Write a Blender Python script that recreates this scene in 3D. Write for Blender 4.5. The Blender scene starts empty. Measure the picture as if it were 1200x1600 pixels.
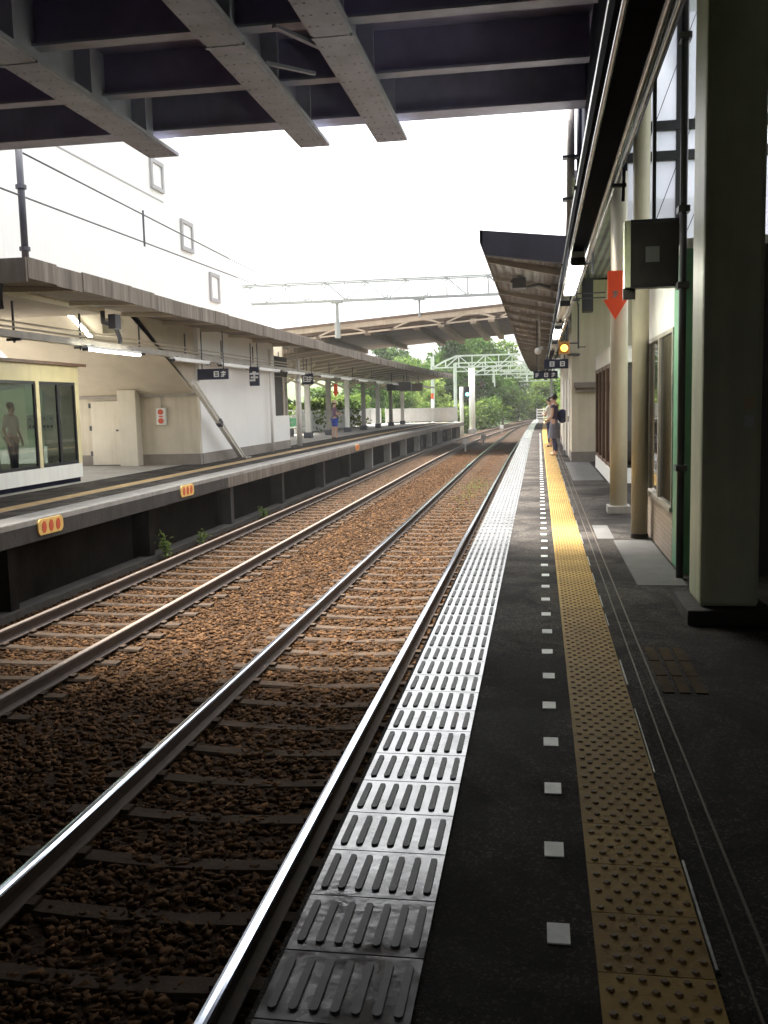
import bpy, bmesh, math, random
import numpy as np
from mathutils import Matrix, Vector
random.seed(7); rng = np.random.default_rng(7)
R = math.radians
sc = bpy.context.scene
col = sc.collection

# ------------------------------------------------------------------ camera, sky, sun, exposure
cd = bpy.data.cameras.new('camera'); cam = bpy.data.objects.new('camera', cd); col.objects.link(cam)
cd.sensor_fit = 'HORIZONTAL'; cd.sensor_width = 36.0; cd.lens = 1486.0/1200*36
cd.clip_start = 0.05; cd.clip_end = 3000
r_, u_, f_ = ((0.98689, 0.159685, -0.023412), (0.005097, 0.114155, 0.99345), (-0.161312, 0.980545, -0.111845))
cam.matrix_world = Matrix(((r_[0], u_[0], -f_[0], 0), (r_[1], u_[1], -f_[1], 0), (r_[2], u_[2], -f_[2], 1.5), (0, 0, 0, 1)))
sc.camera = cam

SUN_EL, SUN_AZ = 65, -34          # degrees; azimuth from +Y, negative = towards -X (ahead, over the far platform)
w = bpy.data.worlds.new('World'); sc.world = w; w.use_nodes = True
nt = w.node_tree; nt.nodes.clear()
sky = nt.nodes.new('ShaderNodeTexSky'); sky.sky_type = 'NISHITA'; sky.sun_disc = False
sky.sun_elevation = R(SUN_EL); sky.sun_rotation = R(SUN_AZ); sky.dust_density = 6; sky.air_density = 1.2; sky.ozone_density = 1
hs = nt.nodes.new('ShaderNodeHueSaturation'); hs.inputs['Saturation'].default_value = 0.12; hs.inputs['Value'].default_value = 1.0
bg = nt.nodes.new('ShaderNodeBackground'); bg.inputs['Strength'].default_value = 0.125
wo = nt.nodes.new('ShaderNodeOutputWorld')
nt.links.new(sky.outputs[0], hs.inputs['Color']); nt.links.new(hs.outputs[0], bg.inputs['Color']); nt.links.new(bg.outputs[0], wo.inputs[0])
ld = bpy.data.lights.new('sun', 'SUN'); ld.energy = 4.8; ld.angle = R(18); ld.color = (1.0, 0.95, 0.87)
sun = bpy.data.objects.new('sun', ld); col.objects.link(sun)
sd = Vector((math.sin(R(SUN_AZ))*math.cos(R(SUN_EL)), math.cos(R(SUN_AZ))*math.cos(R(SUN_EL)), math.sin(R(SUN_EL))))
sun.rotation_euler = sd.to_track_quat('Z', 'Y').to_euler(); sun.location = (0, 60, 60)
vs = sc.view_settings; vs.view_transform = 'Standard'; vs.look = 'None'; vs.gamma = 1.0; vs.use_curve_mapping = False
vs.exposure = 2.3
cy = sc.cycles; cy.max_bounces = 8; cy.diffuse_bounces = 5; cy.glossy_bounces = 4; cy.transparent_max_bounces = 8; cy.transmission_bounces = 4
cy.caustics_reflective = False; cy.caustics_refractive = False; cy.sample_clamp_indirect = 6.0

# ------------------------------------------------------------------ materials
MATS = {}
def mat(name, c, rough=0.6, metal=0.0, var=0.25, scale=3.0, bump=0.0, bscale=None, streak=0.0, spec=0.5, c2=None, stretch=(1, 1, 1), detail=6, rvar=0.0):
    m = bpy.data.materials.new(name); m.use_nodes = True; MATS[name] = m
    n = m.node_tree.nodes; l = m.node_tree.links; b = n['Principled BSDF']
    b.inputs['Roughness'].default_value = rough; b.inputs['Metallic'].default_value = metal
    b.inputs['Specular IOR Level'].default_value = spec
    g = n.new('ShaderNodeNewGeometry'); mp = n.new('ShaderNodeMapping'); mp.inputs['Scale'].default_value = stretch
    l.new(g.outputs['Position'], mp.inputs['Vector'])
    no = n.new('ShaderNodeTexNoise'); no.inputs['Scale'].default_value = scale; no.inputs['Detail'].default_value = detail; no.inputs['Roughness'].default_value = 0.65
    l.new(mp.outputs[0], no.inputs['Vector'])
    cr = n.new('ShaderNodeValToRGB')
    lo = c2 if c2 else tuple(x*(1-var) for x in c); hi = c if c2 else tuple(min(1, x*(1+var)) for x in c)
    cr.color_ramp.elements[0].position = 0.3; cr.color_ramp.elements[0].color = (*lo, 1)
    cr.color_ramp.elements[1].position = 0.7; cr.color_ramp.elements[1].color = (*hi, 1)
    l.new(no.outputs['Fac'], cr.inputs[0]); src = cr.outputs[0]
    if streak > 0:
        mp2 = n.new('ShaderNodeMapping'); mp2.inputs['Scale'].default_value = (5, 5, 0.35); l.new(g.outputs['Position'], mp2.inputs['Vector'])
        n2 = n.new('ShaderNodeTexNoise'); n2.inputs['Scale'].default_value = 1.6; n2.inputs['Detail'].default_value = 5; l.new(mp2.outputs[0], n2.inputs['Vector'])
        r2 = n.new('ShaderNodeValToRGB'); r2.color_ramp.elements[0].position = 0.45; r2.color_ramp.elements[0].color = (0, 0, 0, 1); r2.color_ramp.elements[1].position = 0.75
        l.new(n2.outputs['Fac'], r2.inputs[0])
        ml = n.new('ShaderNodeMath'); ml.operation = 'MULTIPLY'; ml.inputs[1].default_value = streak; l.new(r2.outputs[0], ml.inputs[0])
        mx = n.new('ShaderNodeMix'); mx.data_type = 'RGBA'; l.new(ml.outputs[0], mx.inputs['Factor']); l.new(src, mx.inputs['A'])
        mx.inputs['B'].default_value = (c[0]*.42, c[1]*.36, c[2]*.3, 1); src = mx.outputs['Result']
    l.new(src, b.inputs['Base Color'])
    if rvar > 0:
        mr = n.new('ShaderNodeMapRange'); mr.inputs['To Min'].default_value = max(0.03, rough-rvar); mr.inputs['To Max'].default_value = min(1, rough+rvar)
        mr.inputs['From Min'].default_value = 0.3; mr.inputs['From Max'].default_value = 0.7
        l.new(no.outputs['Fac'], mr.inputs['Value']); l.new(mr.outputs[0], b.inputs['Roughness'])
    if bump > 0:
        n3 = n.new('ShaderNodeTexNoise'); n3.inputs['Scale'].default_value = bscale or scale*4; n3.inputs['Detail'].default_value = 4; l.new(mp.outputs[0], n3.inputs['Vector'])
        bp = n.new('ShaderNodeBump'); bp.inputs['Strength'].default_value = bump; bp.inputs['Distance'].default_value = 0.02
        l.new(n3.outputs['Fac'], bp.inputs['Height']); l.new(bp.outputs[0], b.inputs['Normal'])
    return m
def add_wave(m, axis, scale, strength=0.6, dist=0.02):
    n = m.node_tree.nodes; l = m.node_tree.links; b = n['Principled BSDF']
    g = n.new('ShaderNodeNewGeometry'); wv = n.new('ShaderNodeTexWave'); wv.bands_direction = axis; wv.inputs['Scale'].default_value = scale
    l.new(g.outputs['Position'], wv.inputs['Vector'])
    bp = n.new('ShaderNodeBump'); bp.inputs['Strength'].default_value = strength; bp.inputs['Distance'].default_value = dist
    l.new(wv.outputs['Fac'], bp.inputs['Height']); l.new(bp.outputs[0], b.inputs['Normal']); return m
def add_brick(m, sx, sz, c, cm):
    n = m.node_tree.nodes; l = m.node_tree.links; b = n['Principled BSDF']
    g = n.new('ShaderNodeNewGeometry'); sp = n.new('ShaderNodeSeparateXYZ'); cb = n.new('ShaderNodeCombineXYZ')
    l.new(g.outputs['Position'], sp.inputs[0]); ad = n.new('ShaderNodeMath'); l.new(sp.outputs['X'], ad.inputs[0]); l.new(sp.outputs['Y'], ad.inputs[1])
    l.new(ad.outputs[0], cb.inputs['X']); l.new(sp.outputs['Z'], cb.inputs['Y'])
    br = n.new('ShaderNodeTexBrick'); br.inputs['Scale'].default_value = 1; br.inputs['Brick Width'].default_value = sx; br.inputs['Row Height'].default_value = sz
    br.inputs['Mortar Size'].default_value = 0.004; br.inputs['Color1'].default_value = (*c, 1); br.inputs['Color2'].default_value = (c[0]*.82, c[1]*.8, c[2]*.78, 1); br.inputs['Mortar'].default_value = (*cm, 1)
    l.new(cb.outputs[0], br.inputs['Vector']); l.new(br.outputs['Color'], b.inputs['Base Color']); return m
def island_var(m, lo, hi, amt):
    # each loose piece (stone, tile) gets a tone of its own
    n = m.node_tree.nodes; l = m.node_tree.links; b = n['Principled BSDF']; src = b.inputs['Base Color'].links[0].from_socket
    g = n.new('ShaderNodeNewGeometry'); cr = n.new('ShaderNodeValToRGB'); cr.color_ramp.elements[0].color = (*lo, 1); cr.color_ramp.elements[1].color = (*hi, 1)
    l.new(g.outputs['Random Per Island'], cr.inputs[0]); mx = n.new('ShaderNodeMix'); mx.data_type = 'RGBA'; mx.inputs['Factor'].default_value = amt
    l.new(src, mx.inputs['A']); l.new(cr.outputs[0], mx.inputs['B']); l.new(mx.outputs['Result'], b.inputs['Base Color']); return m
def add_speckle(m, scale, c, amt, big):
    # aggregate grains and broad worn or damp patches
    n = m.node_tree.nodes; l = m.node_tree.links; b = n['Principled BSDF']; src = b.inputs['Base Color'].links[0].from_socket
    g = n.new('ShaderNodeNewGeometry'); vo = n.new('ShaderNodeTexVoronoi'); vo.inputs['Scale'].default_value = scale; l.new(g.outputs['Position'], vo.inputs['Vector'])
    sx = n.new('ShaderNodeSeparateColor'); l.new(vo.outputs['Color'], sx.inputs[0]); r = n.new('ShaderNodeValToRGB'); r.color_ramp.elements[0].position = .72; r.color_ramp.elements[1].position = .95
    l.new(sx.outputs[0], r.inputs[0]); ml = n.new('ShaderNodeMath'); ml.operation = 'MULTIPLY'; ml.inputs[1].default_value = amt; l.new(r.outputs[0], ml.inputs[0])
    mx = n.new('ShaderNodeMix'); mx.data_type = 'RGBA'; mx.inputs['B'].default_value = (*c, 1); l.new(ml.outputs[0], mx.inputs['Factor']); l.new(src, mx.inputs['A'])
    no = n.new('ShaderNodeTexNoise'); no.inputs['Scale'].default_value = big; no.inputs['Detail'].default_value = 7; no.inputs['Roughness'].default_value = .7; no.inputs['Distortion'].default_value = 1.2; l.new(g.outputs['Position'], no.inputs['Vector'])
    r2 = n.new('ShaderNodeValToRGB'); r2.color_ramp.elements[0].position = .42; r2.color_ramp.elements[0].color = (.35, .33, .32, 1); r2.color_ramp.elements[1].position = .6; r2.color_ramp.elements[1].color = (1.25, 1.2, 1.15, 1); l.new(no.outputs['Fac'], r2.inputs[0])
    m2 = n.new('ShaderNodeMix'); m2.data_type = 'RGBA'; m2.blend_type = 'MULTIPLY'; m2.inputs['Factor'].default_value = 1; l.new(mx.outputs['Result'], m2.inputs['A']); l.new(r2.outputs[0], m2.inputs['B'])
    l.new(m2.outputs['Result'], b.inputs['Base Color']); return m
def emis(name, c, s):
    m = bpy.data.materials.new(name); m.use_nodes = True; MATS[name] = m
    b = m.node_tree.nodes['Principled BSDF']; b.inputs['Base Color'].default_value = (.8, .8, .8, 1)
    b.inputs['Emission Color'].default_value = (*c, 1); b.inputs['Emission Strength'].default_value = s; return m
def glass(name, tint, dirt=0.04):
    m = bpy.data.materials.new(name); m.use_nodes = True; MATS[name] = m; n = m.node_tree.nodes; l = m.node_tree.links; n.clear()
    o = n.new('ShaderNodeOutputMaterial'); mx = n.new('ShaderNodeMixShader'); t = n.new('ShaderNodeBsdfTransparent'); gl = n.new('ShaderNodeBsdfGlossy')
    lw = n.new('ShaderNodeLayerWeight'); lw.inputs[0].default_value = .5; pw = n.new('ShaderNodeMath'); pw.operation = 'POWER'; pw.inputs[1].default_value = 4; l.new(lw.outputs['Facing'], pw.inputs[0]); fr = n.new('ShaderNodeMath'); fr.operation = 'MULTIPLY_ADD'; fr.inputs[1].default_value = .85; fr.inputs[2].default_value = .05; l.new(pw.outputs[0], fr.inputs[0]); t.inputs[0].default_value = (*tint, 1); gl.inputs['Roughness'].default_value = 0.02
    l.new(fr.outputs[0], mx.inputs[0]); l.new(t.outputs[0], mx.inputs[1]); l.new(gl.outputs[0], mx.inputs[2]); l.new(mx.outputs[0], o.inputs[0]); return m
def frosted(name, c, clear=0.0):
    m = bpy.data.materials.new(name); m.use_nodes = True; MATS[name] = m; n = m.node_tree.nodes; l = m.node_tree.links; n.clear()
    o = n.new('ShaderNodeOutputMaterial'); mx = n.new('ShaderNodeMixShader'); t = n.new('ShaderNodeBsdfTranslucent'); d = n.new('ShaderNodeBsdfDiffuse')
    t.inputs[0].default_value = (*c, 1); d.inputs[0].default_value = (c[0]*.6, c[1]*.6, c[2]*.6, 1); mx.inputs[0].default_value = 0.2
    l.new(t.outputs[0], mx.inputs[1]); l.new(d.outputs[0], mx.inputs[2])
    m2 = n.new('ShaderNodeMixShader'); tr_ = n.new('ShaderNodeBsdfTransparent'); tr_.inputs[0].default_value = (*c, 1); m2.inputs[0].default_value = clear
    l.new(mx.outputs[0], m2.inputs[1]); l.new(tr_.outputs[0], m2.inputs[2]); l.new(m2.outputs[0], o.inputs[0]); return m
def leafmat(name, c, c2):
    m = bpy.data.materials.new(name); m.use_nodes = True; MATS[name] = m; n = m.node_tree.nodes; l = m.node_tree.links; n.clear()
    o = n.new('ShaderNodeOutputMaterial'); mx = n.new('ShaderNodeMixShader'); t = n.new('ShaderNodeBsdfTranslucent'); d = n.new('ShaderNodeBsdfDiffuse')
    g = n.new('ShaderNodeNewGeometry'); no = n.new('ShaderNodeTexNoise'); no.inputs['Scale'].default_value = 0.6; no.inputs['Detail'].default_value = 5
    l.new(g.outputs['Position'], no.inputs['Vector'])
    ri = n.new('ShaderNodeMath'); ri.operation = 'MULTIPLY_ADD'; ri.inputs[1].default_value = 0.5; l.new(g.outputs['Random Per Island'], ri.inputs[0])
    sb = n.new('ShaderNodeMath'); sb.operation = 'MULTIPLY_ADD'; sb.inputs[1].default_value = 1.0; sb.inputs[2].default_value = -0.25; l.new(no.outputs['Fac'], sb.inputs[0]); l.new(sb.outputs[0], ri.inputs[2])
    cr = n.new('ShaderNodeValToRGB'); cr.color_ramp.elements[0].position = .25; cr.color_ramp.elements[0].color = (*c2, 1); cr.color_ramp.elements[1].position = .8; cr.color_ramp.elements[1].color = (*c, 1)
    l.new(ri.outputs[0], cr.inputs[0]); l.new(cr.outputs[0], t.inputs[0]); l.new(cr.outputs[0], d.inputs[0]); mx.inputs[0].default_value = 0.65
    l.new(t.outputs[0], mx.inputs[1]); l.new(d.outputs[0], mx.inputs[2]); l.new(mx.outputs[0], o.inputs[0]); return m

M = MATS
add_speckle(mat('asphalt', (.032, .029, .027), .85, var=.6, scale=1.3, bump=.35, bscale=160, rvar=.1, spec=.12), 130, (.13, .115, .10), .8, 1.1)
island_var(mat('grey_tile', (.13, .135, .14), .20, var=.45, scale=6, bump=.06, bscale=30, rvar=.15, spec=.9), (.07, .07, .075), (.19, .195, .20), .5)
M['grey_tile'].node_tree.nodes['Principled BSDF'].inputs['Coat Weight'].default_value = 0.45; M['grey_tile'].node_tree.nodes['Principled BSDF'].inputs['Coat Roughness'].default_value = .1
mat('grip_bar', (.05, .052, .058), .55, var=.35, scale=6)  # shade put into the colour so the raised bars look recessed
island_var(mat('yellow_tile', (.37, .235, .055), .7, var=.3, scale=5, bump=.1, bscale=80, spec=.2), (.25, .15, .035), (.45, .29, .075), .45)
mat('tactile_dot', (.19, .115, .035), .6, var=.35, scale=9)
mat('old_yellow', (.075, .05, .024), .85, var=.4, scale=6, spec=.08)
mat('yellow_dull', (.30, .20, .085), .7, var=.3, scale=3)
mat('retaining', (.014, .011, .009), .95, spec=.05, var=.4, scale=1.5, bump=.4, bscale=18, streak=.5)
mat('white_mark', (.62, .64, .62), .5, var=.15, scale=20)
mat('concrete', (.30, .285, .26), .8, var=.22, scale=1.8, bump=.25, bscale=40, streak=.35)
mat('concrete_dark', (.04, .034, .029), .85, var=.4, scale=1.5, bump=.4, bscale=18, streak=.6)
mat('slab', (.075, .072, .068), .8, var=.25, scale=3, bump=.2, bscale=60)
mat('coping', (.17, .163, .15), .85, var=.3, scale=2.5, bump=.2, bscale=50, streak=.3)
mat('paving', (.24, .23, .215), .8, var=.2, scale=3, bump=.2, bscale=60)
mat('drain_metal', (.06, .042, .025), .6, var=.4, scale=9, metal=.3)
mat('bright_edge', (.32, .32, .31), .3, var=.5, scale=14, metal=.4)
mat('ballast', (.042, .022, .010), .95, spec=.08, c2=(.016, .010, .007), scale=22, bump=1.0, bscale=38, detail=8)
island_var(mat('stone', (.075, .037, .015), .95, spec=.05, c2=(.03, .016, .008), scale=9), (.010, .006, .004), (.115, .062, .030), .7)
mat('sleeper', (.07, .052, .039), .95, var=.3, scale=4, bump=.3, bscale=30, c2=(.035, .024, .017), spec=.06)
mat('rail_side', (.05, .03, .021), .75, var=.35, scale=8)
mat('rail_top', (.58, .65, .76), .12, metal=1.0, var=.08, scale=6)  # blue tint stands in for bloom on the rail head
mat('rail_dull', (.10, .07, .05), .6, metal=.1, var=.2, scale=6)
mat('steel_dark', (.06, .06, .085), .65, var=.3, scale=2, streak=.4)
mat('steel_girder', (.40, .415, .52), .55, var=.2, scale=2.5, streak=.12)
mat('deck_under', (.31, .29, .44), .8, var=.3, scale=1)
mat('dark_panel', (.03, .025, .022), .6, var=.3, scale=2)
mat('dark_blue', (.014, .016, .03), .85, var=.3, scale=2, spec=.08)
add_wave(mat('white_wall', (.82, .815, .79), .55, var=.04, scale=.8, streak=.08), 'Y', 2.2, .2, .01)
mat('white_paint', (.78, .77, .73), .5, var=.06, scale=2, streak=.15)
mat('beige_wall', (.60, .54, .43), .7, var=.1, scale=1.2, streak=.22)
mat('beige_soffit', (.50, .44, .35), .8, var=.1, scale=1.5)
mat('frame_grey', (.36, .35, .36), .6, var=.1)
mat('skirting', (.25, .22, .19), .8, var=.15, scale=3)
mat('door_cream', (.70, .65, .54), .5, var=.06, scale=2, streak=.15)
mat('cream', (.68, .60, .36), .45, var=.08, scale=2, streak=.15)
mat('brown_frame', (.16, .09, .06), .5, var=.2, scale=4)
mat('black_frame', (.015, .015, .02), .4, var=.2, scale=4)
mat('pale_green', (.64, .66, .46), .45, var=.12, scale=2, streak=.25)
mat('column_cream', (.47, .43, .32), .42, var=.12, scale=2.5, streak=.3)
mat('green_post', (.11, .30, .17), .4, var=.15, scale=3)
add_brick(mat('dado_tile', (.4, .33, .26), .4, scale=3), .1, .05, (.42, .34, .27), (.2, .16, .13))
add_wave(mat('canopy_roof', (.20, .185, .165), .8, var=.35, scale=2, streak=.5), 'Y', 1.6, .6, .02)
mat('fascia', (.25, .215, .175), .8, c2=(.075, .058, .045), scale=1.6, stretch=(1, 4.5, .3), streak=.75, bump=.2, bscale=6)
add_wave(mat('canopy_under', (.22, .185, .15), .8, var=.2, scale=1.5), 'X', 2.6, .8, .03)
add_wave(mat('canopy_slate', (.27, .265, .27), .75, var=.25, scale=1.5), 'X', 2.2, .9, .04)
mat('pipe', (.34, .31, .27), .4, var=.25, scale=3)
mat('pipe_dark', (.07, .07, .085), .45, var=.2, scale=3)
mat('pipe_shiny', (.55, .55, .56), .22, metal=.6, var=.2, scale=5)
mat('white_gloss', (.8, .8, .78), .3, var=.05, scale=3)
emis('tube_light', (1.0, 1.0, .84), 12.0)
emis('tube_yellow', (1.0, .88, .45), 5.0)
emis('orange_glow', (1.0, .36, .02), 1.2)
emis('signal_light', (.1, .9, .8), 5.0)
mat('orange_paint', (.75, .38, .10), .5, var=.1, scale=6)
mat('red_arrow', (.80, .075, .015), .5, var=.1, scale=5)
mat('yellow_plate', (.80, .52, .16), .5, var=.12, scale=6)
mat('red_dot', (.62, .10, .04), .5, var=.1, scale=8)
mat('sign_navy', (.016, .02, .045), .35, var=.2, scale=4)
mat('sign_white', (.75, .76, .75), .5, var=.08, scale=8)
mat('sign_grey', (.16, .17, .16), .5, var=.08, scale=8)
mat('fence_white', (.88, .89, .88), .5, var=.05, scale=3, streak=.1)
mat('gantry_grey', (.50, .56, .50), .5, var=.12, scale=2)
mat('gantry_dark', (.26, .28, .28), .6, var=.12, scale=2)
mat('bridge_brown', (.13, .088, .066), .75, var=.3, scale=.8, streak=.4)
mat('bridge_pale', (.40, .32, .245), .7, var=.2, scale=1.2, streak=.3)
mat('grass', (.06, .095, .025), .95, c2=(.025, .045, .012), scale=1.5, bump=.6, bscale=14)
mat('dry_bank', (.24, .18, .10), .95, c2=(.10, .10, .045), scale=1.2, bump=.6, bscale=10)
mat('bark', (.10, .075, .055), .9, var=.35, scale=6, bump=.4)
leafmat('leaf_dark', (.10, .17, .04), (.03, .065, .018)); leafmat('leaf_mid', (.16, .235, .055), (.05, .095, .026)); leafmat('leaf_light', (.21, .28, .07), (.08, .125, .035))
mat('skin', (.52, .33, .24), .5, var=.05); mat('hair', (.022, .016, .013), .5, var=.2); mat('cloth_white', (.72, .70, .66), .8, var=.06)
mat('cloth_navy', (.035, .04, .085), .85, var=.2); mat('cloth_purple', (.17, .10, .16), .85, var=.2); mat('cloth_plum', (.05, .04, .075), .85, var=.2); mat('cloth_blue', (.03, .07, .38), .85, var=.15)
mat('cloth_grey', (.13, .13, .16), .85, var=.25, scale=30); mat('cloth_hat', (.62, .50, .36), .85, var=.1); mat('shoe', (.05, .04, .04), .6, var=.2); mat('shoe_tan', (.5, .36, .24), .6, var=.1)
mat('lips', (.40, .14, .12), .5, var=.05)
glass('pane_glass', (.55, .58, .56)); glass('dark_glass', (.22, .22, .24)); frosted('frosted_pane', (.80, .82, .88), .35); frosted('milky_pane', (.80, .88, .78), .55)

# ------------------------------------------------------------------ mesh helpers (world coordinates; an object's origin is its thing's base)
ORG = {}
class MB:
    def __init__(s): s.v = []; s.f = []; s.mi = []; s.k = 0
    def add(s, vs, fs):
        o = len(s.v); s.v += [tuple(p) for p in vs]; s.f += [tuple(i+o for i in f) for f in fs]; s.mi += [s.k]*len(fs); return s
    def box(s, x0, x1, y0, y1, z0, z1):
        return s.add([(x0, y0, z0), (x1, y0, z0), (x1, y1, z0), (x0, y1, z0), (x0, y0, z1), (x1, y0, z1), (x1, y1, z1), (x0, y1, z1)],
                     [(3, 2, 1, 0), (4, 5, 6, 7), (0, 1, 5, 4), (1, 2, 6, 5), (2, 3, 7, 6), (3, 0, 4, 7)])
    def bar(s, a, b, w_, h_, up=(0, 0, 1)):
        a = Vector(a); b = Vector(b); d = (b-a).normalized(); x = d.cross(Vector(up))
        if x.length < 1e-4: x = d.cross(Vector((0, 1, 0)))
        x.normalize(); y = x.cross(d); x *= w_/2; y *= h_/2
        return s.add([a-x-y, a+x-y, a+x+y, a-x+y, b-x-y, b+x-y, b+x+y, b-x+y], [(3, 2, 1, 0), (4, 5, 6, 7), (0, 1, 5, 4), (1, 2, 6, 5), (2, 3, 7, 6), (3, 0, 4, 7)])
    def tube(s, pts, r, n=10, cap=True):
        pts = [Vector(p) for p in pts]; rs = r if isinstance(r, (list, tuple)) else [r]*len(pts); o = len(s.v)
        for i, p in enumerate(pts):
            d = (pts[min(i+1, len(pts)-1)]-pts[max(i-1, 0)]).normalized(); x = d.cross(Vector((0, 0, 1)))
            if x.length < 1e-3: x = d.cross(Vector((0, 1, 0)))
            x.normalize(); y = x.cross(d)
            for k in range(n):
                a = 2*math.pi*k/n; s.v.append(tuple(p+(x*math.cos(a)+y*math.sin(a))*rs[i]))
        for i in range(len(pts)-1):
            for k in range(n):
                a = o+i*n+k; b = o+i*n+(k+1) % n; s.f.append((a, b, b+n, a+n)); s.mi.append(s.k)
        if cap:
            s.f.append(tuple(o+k for k in reversed(range(n)))); s.mi.append(s.k)
            s.f.append(tuple(o+(len(pts)-1)*n+k for k in range(n))); s.mi.append(s.k)
        return s
    def prism(s, poly, axis, a, b):
        def P(u, v, t): return {'x': (t, u, v), 'y': (u, t, v), 'z': (u, v, t)}[axis]
        n = len(poly); vs = [P(u, v, a) for u, v in poly]+[P(u, v, b) for u, v in poly]
        return s.add(vs, [tuple(range(n))[::-1], tuple(range(n, 2*n))]+[(i, (i+1) % n, n+(i+1) % n, n+i) for i in range(n)])
    def sweep(s, prof, ys, fx, closed=True, fz=None):     # profile of (x, z) carried along Y, shifted by fx(y)
        n = len(prof); o = len(s.v)
        for y in ys:
            for x, z in prof: s.v.append((x+fx(y), y, z+(fz(y) if fz else 0)))
        for i in range(len(ys)-1):
            for k in range(n if closed else n-1):
                a = o+i*n+k; b = o+i*n+(k+1) % n; s.f.append((a, a+n, b+n, b)); s.mi.append(s.k)
        if closed:
            s.f.append(tuple(o+k for k in range(n))); s.mi.append(s.k); s.f.append(tuple(o+(len(ys)-1)*n+k for k in reversed(range(n)))); s.mi.append(s.k)
        return s
    def ball(s, c, r, n=8, m=6):
        rr = r if isinstance(r, (tuple, list)) else (r, r, r); vs = []; fs = []
        for i in range(m+1):
            t = math.pi*i/m
            for k in range(n): vs.append((c[0]+rr[0]*math.sin(t)*math.cos(2*math.pi*k/n), c[1]+rr[1]*math.sin(t)*math.sin(2*math.pi*k/n), c[2]+rr[2]*math.cos(t)))
        for i in range(m):
            for k in range(n): fs.append((i*n+k, (i+1)*n+k, (i+1)*n+(k+1) % n, i*n+(k+1) % n))
        return s.add(vs, fs)
    def disc(s, c, nrm, r, h, n=16):
        c = Vector(c); d = Vector(nrm).normalized()*h; return s.tube([c, c+d], r, n)
    def build(s, name, m, parent=None, smooth=False, bevel=0, org=None):
        if parent is not None: g = ORG[parent.name]
        elif org is not None: g = Vector(org)
        else:
            a = np.array(s.v); g = Vector(((a[:, 0].min()+a[:, 0].max())/2, (a[:, 1].min()+a[:, 1].max())/2, a[:, 2].min()))
        me = bpy.data.meshes.new(name); me.from_pydata([(x-g[0], y-g[1], z-g[2]) for x, y, z in s.v], [], s.f)
        ms = m if isinstance(m, (list, tuple)) else [m]
        for q in ms: me.materials.append(M[q])
        if len(ms) > 1: me.polygons.foreach_set('material_index', s.mi)
        bm = bmesh.new(); bm.from_mesh(me)
        if bevel: 
            bmesh.ops.remove_doubles(bm, verts=bm.verts, dist=1e-5)
            bmesh.ops.bevel(bm, geom=[e for e in bm.edges if len(e.link_faces) == 2 and e.calc_face_angle(0) > .5], offset=bevel, segments=2, affect='EDGES', profile=.6)
        bmesh.ops.recalc_face_normals(bm, faces=bm.faces); bm.to_mesh(me); bm.free()
        if smooth: me.polygons.foreach_set('use_smooth', [True]*len(me.polygons)); me.update()
        o = bpy.data.objects.new(name, me); col.objects.link(o)
        if parent is not None: o.parent = parent
        else: o.location = g
        ORG[o.name] = g
        return o
def tag(o, label=None, cat=None, group=None, kind=None):
    if label: o['label'] = label
    if cat: o['category'] = cat
    if group: o['group'] = group
    if kind: o['kind'] = kind
    return o
def thing(name, loc, label, cat, group=None, kind=None):
    o = bpy.data.objects.new(name, None); col.objects.link(o); o.location = loc; o.empty_display_size = .2; ORG[o.name] = Vector(loc)
    return tag(o, label, cat, group, kind)
def kids(o): return [c for c in bpy.data.objects if c.parent == o]
def copy_tree(o, loc, rz=0, label=None, group=None):
    def rec(a, p):
        c = a.copy(); col.objects.link(c); c.parent = p
        for k in KIDS.get(a.name, []): rec(k, c)
        return c
    KIDS = {}
    for q in list(o.children_recursive): KIDS.setdefault(q.parent.name, []).append(q)
    c = o.copy(); col.objects.link(c); c.location = loc; c.rotation_euler = (0, 0, rz)
    for k in KIDS.get(o.name, []): rec(k, c)
    if label: c['label'] = label
    if group: c['group'] = group
    return c
def npmesh(name, verts, faces, m, org=(0, 0, 0), parent=None):
    me = bpy.data.meshes.new(name); nv = len(verts); nf, k = faces.shape
    me.vertices.add(nv); me.vertices.foreach_set('co', (verts-np.array(org)).astype(np.float32).ravel())
    me.loops.add(nf*k); me.loops.foreach_set('vertex_index', faces.astype(np.int32).ravel())
    me.polygons.add(nf); me.polygons.foreach_set('loop_start', np.arange(0, nf*k, k, dtype=np.int32)); me.polygons.foreach_set('loop_total', np.full(nf, k, dtype=np.int32))
    me.update(calc_edges=True); me.validate()
    for q in (m if isinstance(m, (list, tuple)) else [m]): me.materials.append(M[q])
    o = bpy.data.objects.new(name, me); col.objects.link(o); o.location = org
    if parent is not None: o.parent = parent; o.location = (0, 0, 0)
    ORG[o.name] = Vector(org); return o

# gentle bend of the line beyond Y = 38
def bend(k): return lambda y: k*max(0.0, y-38.0)**2
bn, bf, be = bend(2e-4), bend(6e-4), bend(7e-4)
def ys(a, b, st=2.0):
    n = max(1, int(round((b-a)/st))); return [a+(b-a)*i/n for i in range(n+1)]
RT = -1.10                       # rail top below platform level

# ------------------------------------------------------------------ setting: ground, ballast, platforms
g = MB(); g.add([(-1500, -300, -1.75), (1500, -300, -1.75), (1500, 2500, -1.75), (-1500, 2500, -1.75)], [(0, 1, 2, 3)])
tag(g.build('ground', 'grass'), 'grassy ground around the station', None, None, 'structure')
b = MB(); b.sweep([(-8.3, -1.55), (-7.4, -1.36), (-6.9, -1.31), (-4.5, -1.31), (-3.95, -1.28), (-3.4, -1.30), (-1.0, -1.30), (-.75, -1.33), (-.4, -1.5), (-.4, -1.7), (-8.3, -1.7)], ys(-35, 190, 3), bend(4e-4))
tag(b.build('ballast_bed', 'ballast'), 'brown ballast bed under the two tracks', None, None, 'structure')
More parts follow.
